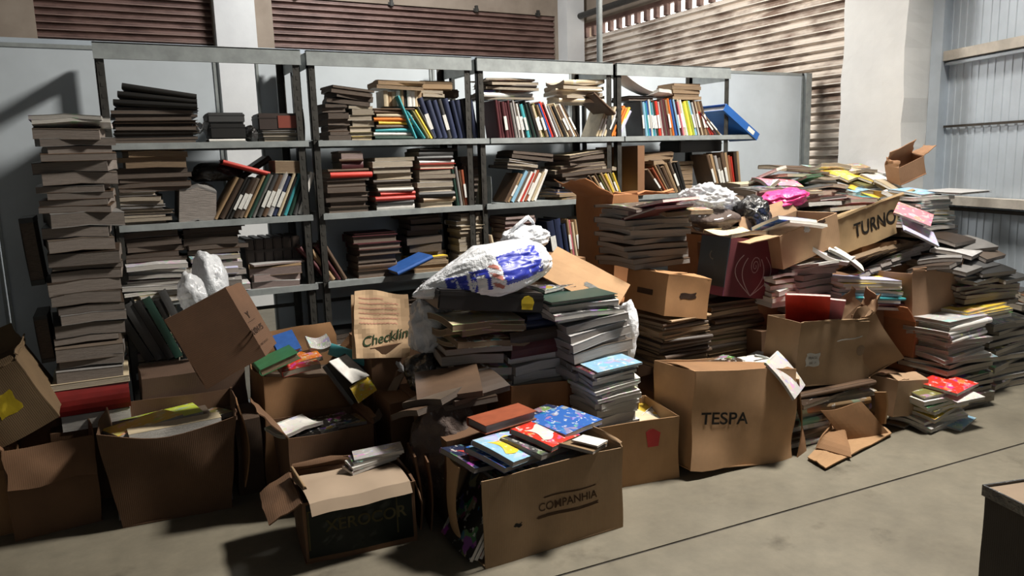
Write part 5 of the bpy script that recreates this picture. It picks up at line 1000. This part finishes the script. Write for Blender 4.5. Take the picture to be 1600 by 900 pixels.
for j, (px, py, Y, rz, ry, cn) in enumerate(((1480, 372, 2.7, -80, 10, 'dark brown'), (1510, 380, 2.66, -95, 14, 'grey'), (1528, 392, 2.6, -80, 18, 'grey-brown'), (1495, 392, 2.6, -70, 8, 'light grey'), (1515, 408, 2.55, -85, 16, 'dark grey'), (1470, 402, 2.6, -60, -8, 'grey'), (1460, 415, 2.55, -70, -12, 'dark brown'), (1535, 418, 2.5, -95, 10, 'black'), (1560, 430, 2.5, -85, 6, 'dark grey'), (1490, 418, 2.5, -75, 4, 'grey'))):
    fb(px, py, Y, .21, .28, .022, rz, 0, ry, 'softb', cn, f'{cn} limp magazine spread on the right slope of the pile, {ORD[j]} counting downhill', 'limp magazines on the right slope', 'mag')
pst(1455, 1545, 430, 398, 2.60, ['dark grey', 'grey', 'black'], ['plain', 'magb'], 'dark stack under the limp magazines at right', z0=.60, h=.28, t=(.02, .034), jr=12, jx=.03)
pst(1512, 1590, 482, 428, 2.42, ['grey', 'brown', 'tan', 'light grey', 'maroon'], ['magb', 'plain', 'mag'], 'brown and grey stack at the right edge', h=.27, t=(.016, .028), jr=11, jx=.02, top=[('light grey', 'magb'), ('dark grey', 'magb'), ('grey', 'mag')])
pst(1508, 1580, 500, 482, 2.36, ['cream', 'yellow', 'white'], ['mag'], 'pale yellow-edged layer at the right edge', h=.27, t=(.012, .016), jr=6, page='white')
pst(1482, 1548, 560, 500, 2.30, ['white', 'light grey', 'grey'], ['mag', 'magb'], 'glossy pale stack at the right edge', h=.26, t=(.018, .026), jr=7, jx=.015, page='mag', face='mix')
pst(1478, 1552, 636, 560, 2.30, ['dark grey', 'grey-brown', 'grey', 'black'], ['magb', 'plain'], 'dark stack standing on the floor under the glossy pale stack', z0=.003, h=.27, t=(.02, .03), jr=11, jx=.02)
pst(1550, 1610, 560, 500, 2.42, ['dark grey', 'grey', 'grey-brown'], ['plain', 'magb'], 'grey stack at the very right edge, upper half', h=.27, t=(.022, .034), jr=10, jx=.02)
pst(1545, 1608, 632, 560, 2.42, ['grey', 'dark grey', 'light grey'], ['plain', 'magb'], 'grey stack at the very right edge, lower half', z0=.003, h=.27, t=(.022, .034), jr=12, jx=.02)
pst(1600, 1670, 625, 450, 2.5, ['grey', 'dark grey', 'brown'], ['plain', 'magb'], 'stack cut by the right picture edge', z0=.003, h=.27, t=(.035, .05), jr=10, jx=.02)
hid(4.0, 4.6, 2.60, 2.93, 0, .58, 'closed carton deep under the right slope of the pile', KD)
zf = pst(1452, 1512, 655, 612, 2.20, ['white', 'green', 'yellow', 'light grey', 'olive'], ['mag', 'magb'], 'colourful magazines on the floor at right', z0=.003, h=.22, t=(.014, .022), jr=14, jx=.015, page='white')
fb(1480, 600, 2.26, .20, .26, .016, -80, 0, 4, 'mag', 'red', 'crimson magazine atop the colourful floor magazines at right', page='white')
fb(1495, 616, 2.20, .16, .2, .014, -95, 0, 8, 'mag', 'white', 'white magazine under the crimson one at right', page='white')
fb(1480, 655, 2.1, .2, .25, .010, -75, 0, 0, 'magb', 'light blue', 'blue and yellow comic magazine flat on the floor at right', page='white', Z=.008)
# ---- box in the bottom right corner: unlit sides painted dark, lit top pale
A_ = WZ(1540, 757, .42); B_ = WZ(1640, 806, .42); x_ = (B_-A_).normalized(); y_ = Vector((-x_.y, x_.x, 0)); wbb = .5
m_ = Matrix((x_, y_, zz)).transposed().to_4x4(); m_.translation = A_+x_*wbb/2+y_*.2; m_.translation.z = 0
bb = carton('black_box', wbb, .40, .41, m_, 'pale-topped brown box, shade painted into its sides, in the bottom right corner of the photo', color=(.035, .028, .022), seed=151, warp=.002, closed=True)
for c_ in bb.children:
    if c_.name.startswith('closed_lid'): c_.color = (.30, .22, .15, 1)
mk('rim', MB().box(-wbb/2-.006, wbb/2+.006, -.206, -.200, .385, .418).box(-wbb/2-.006, -wbb/2, -.2, .2, .385, .418).mesh(), M['bagblack'], bb)
if LONG: print('LONG', len(LONG), LONG[:40])
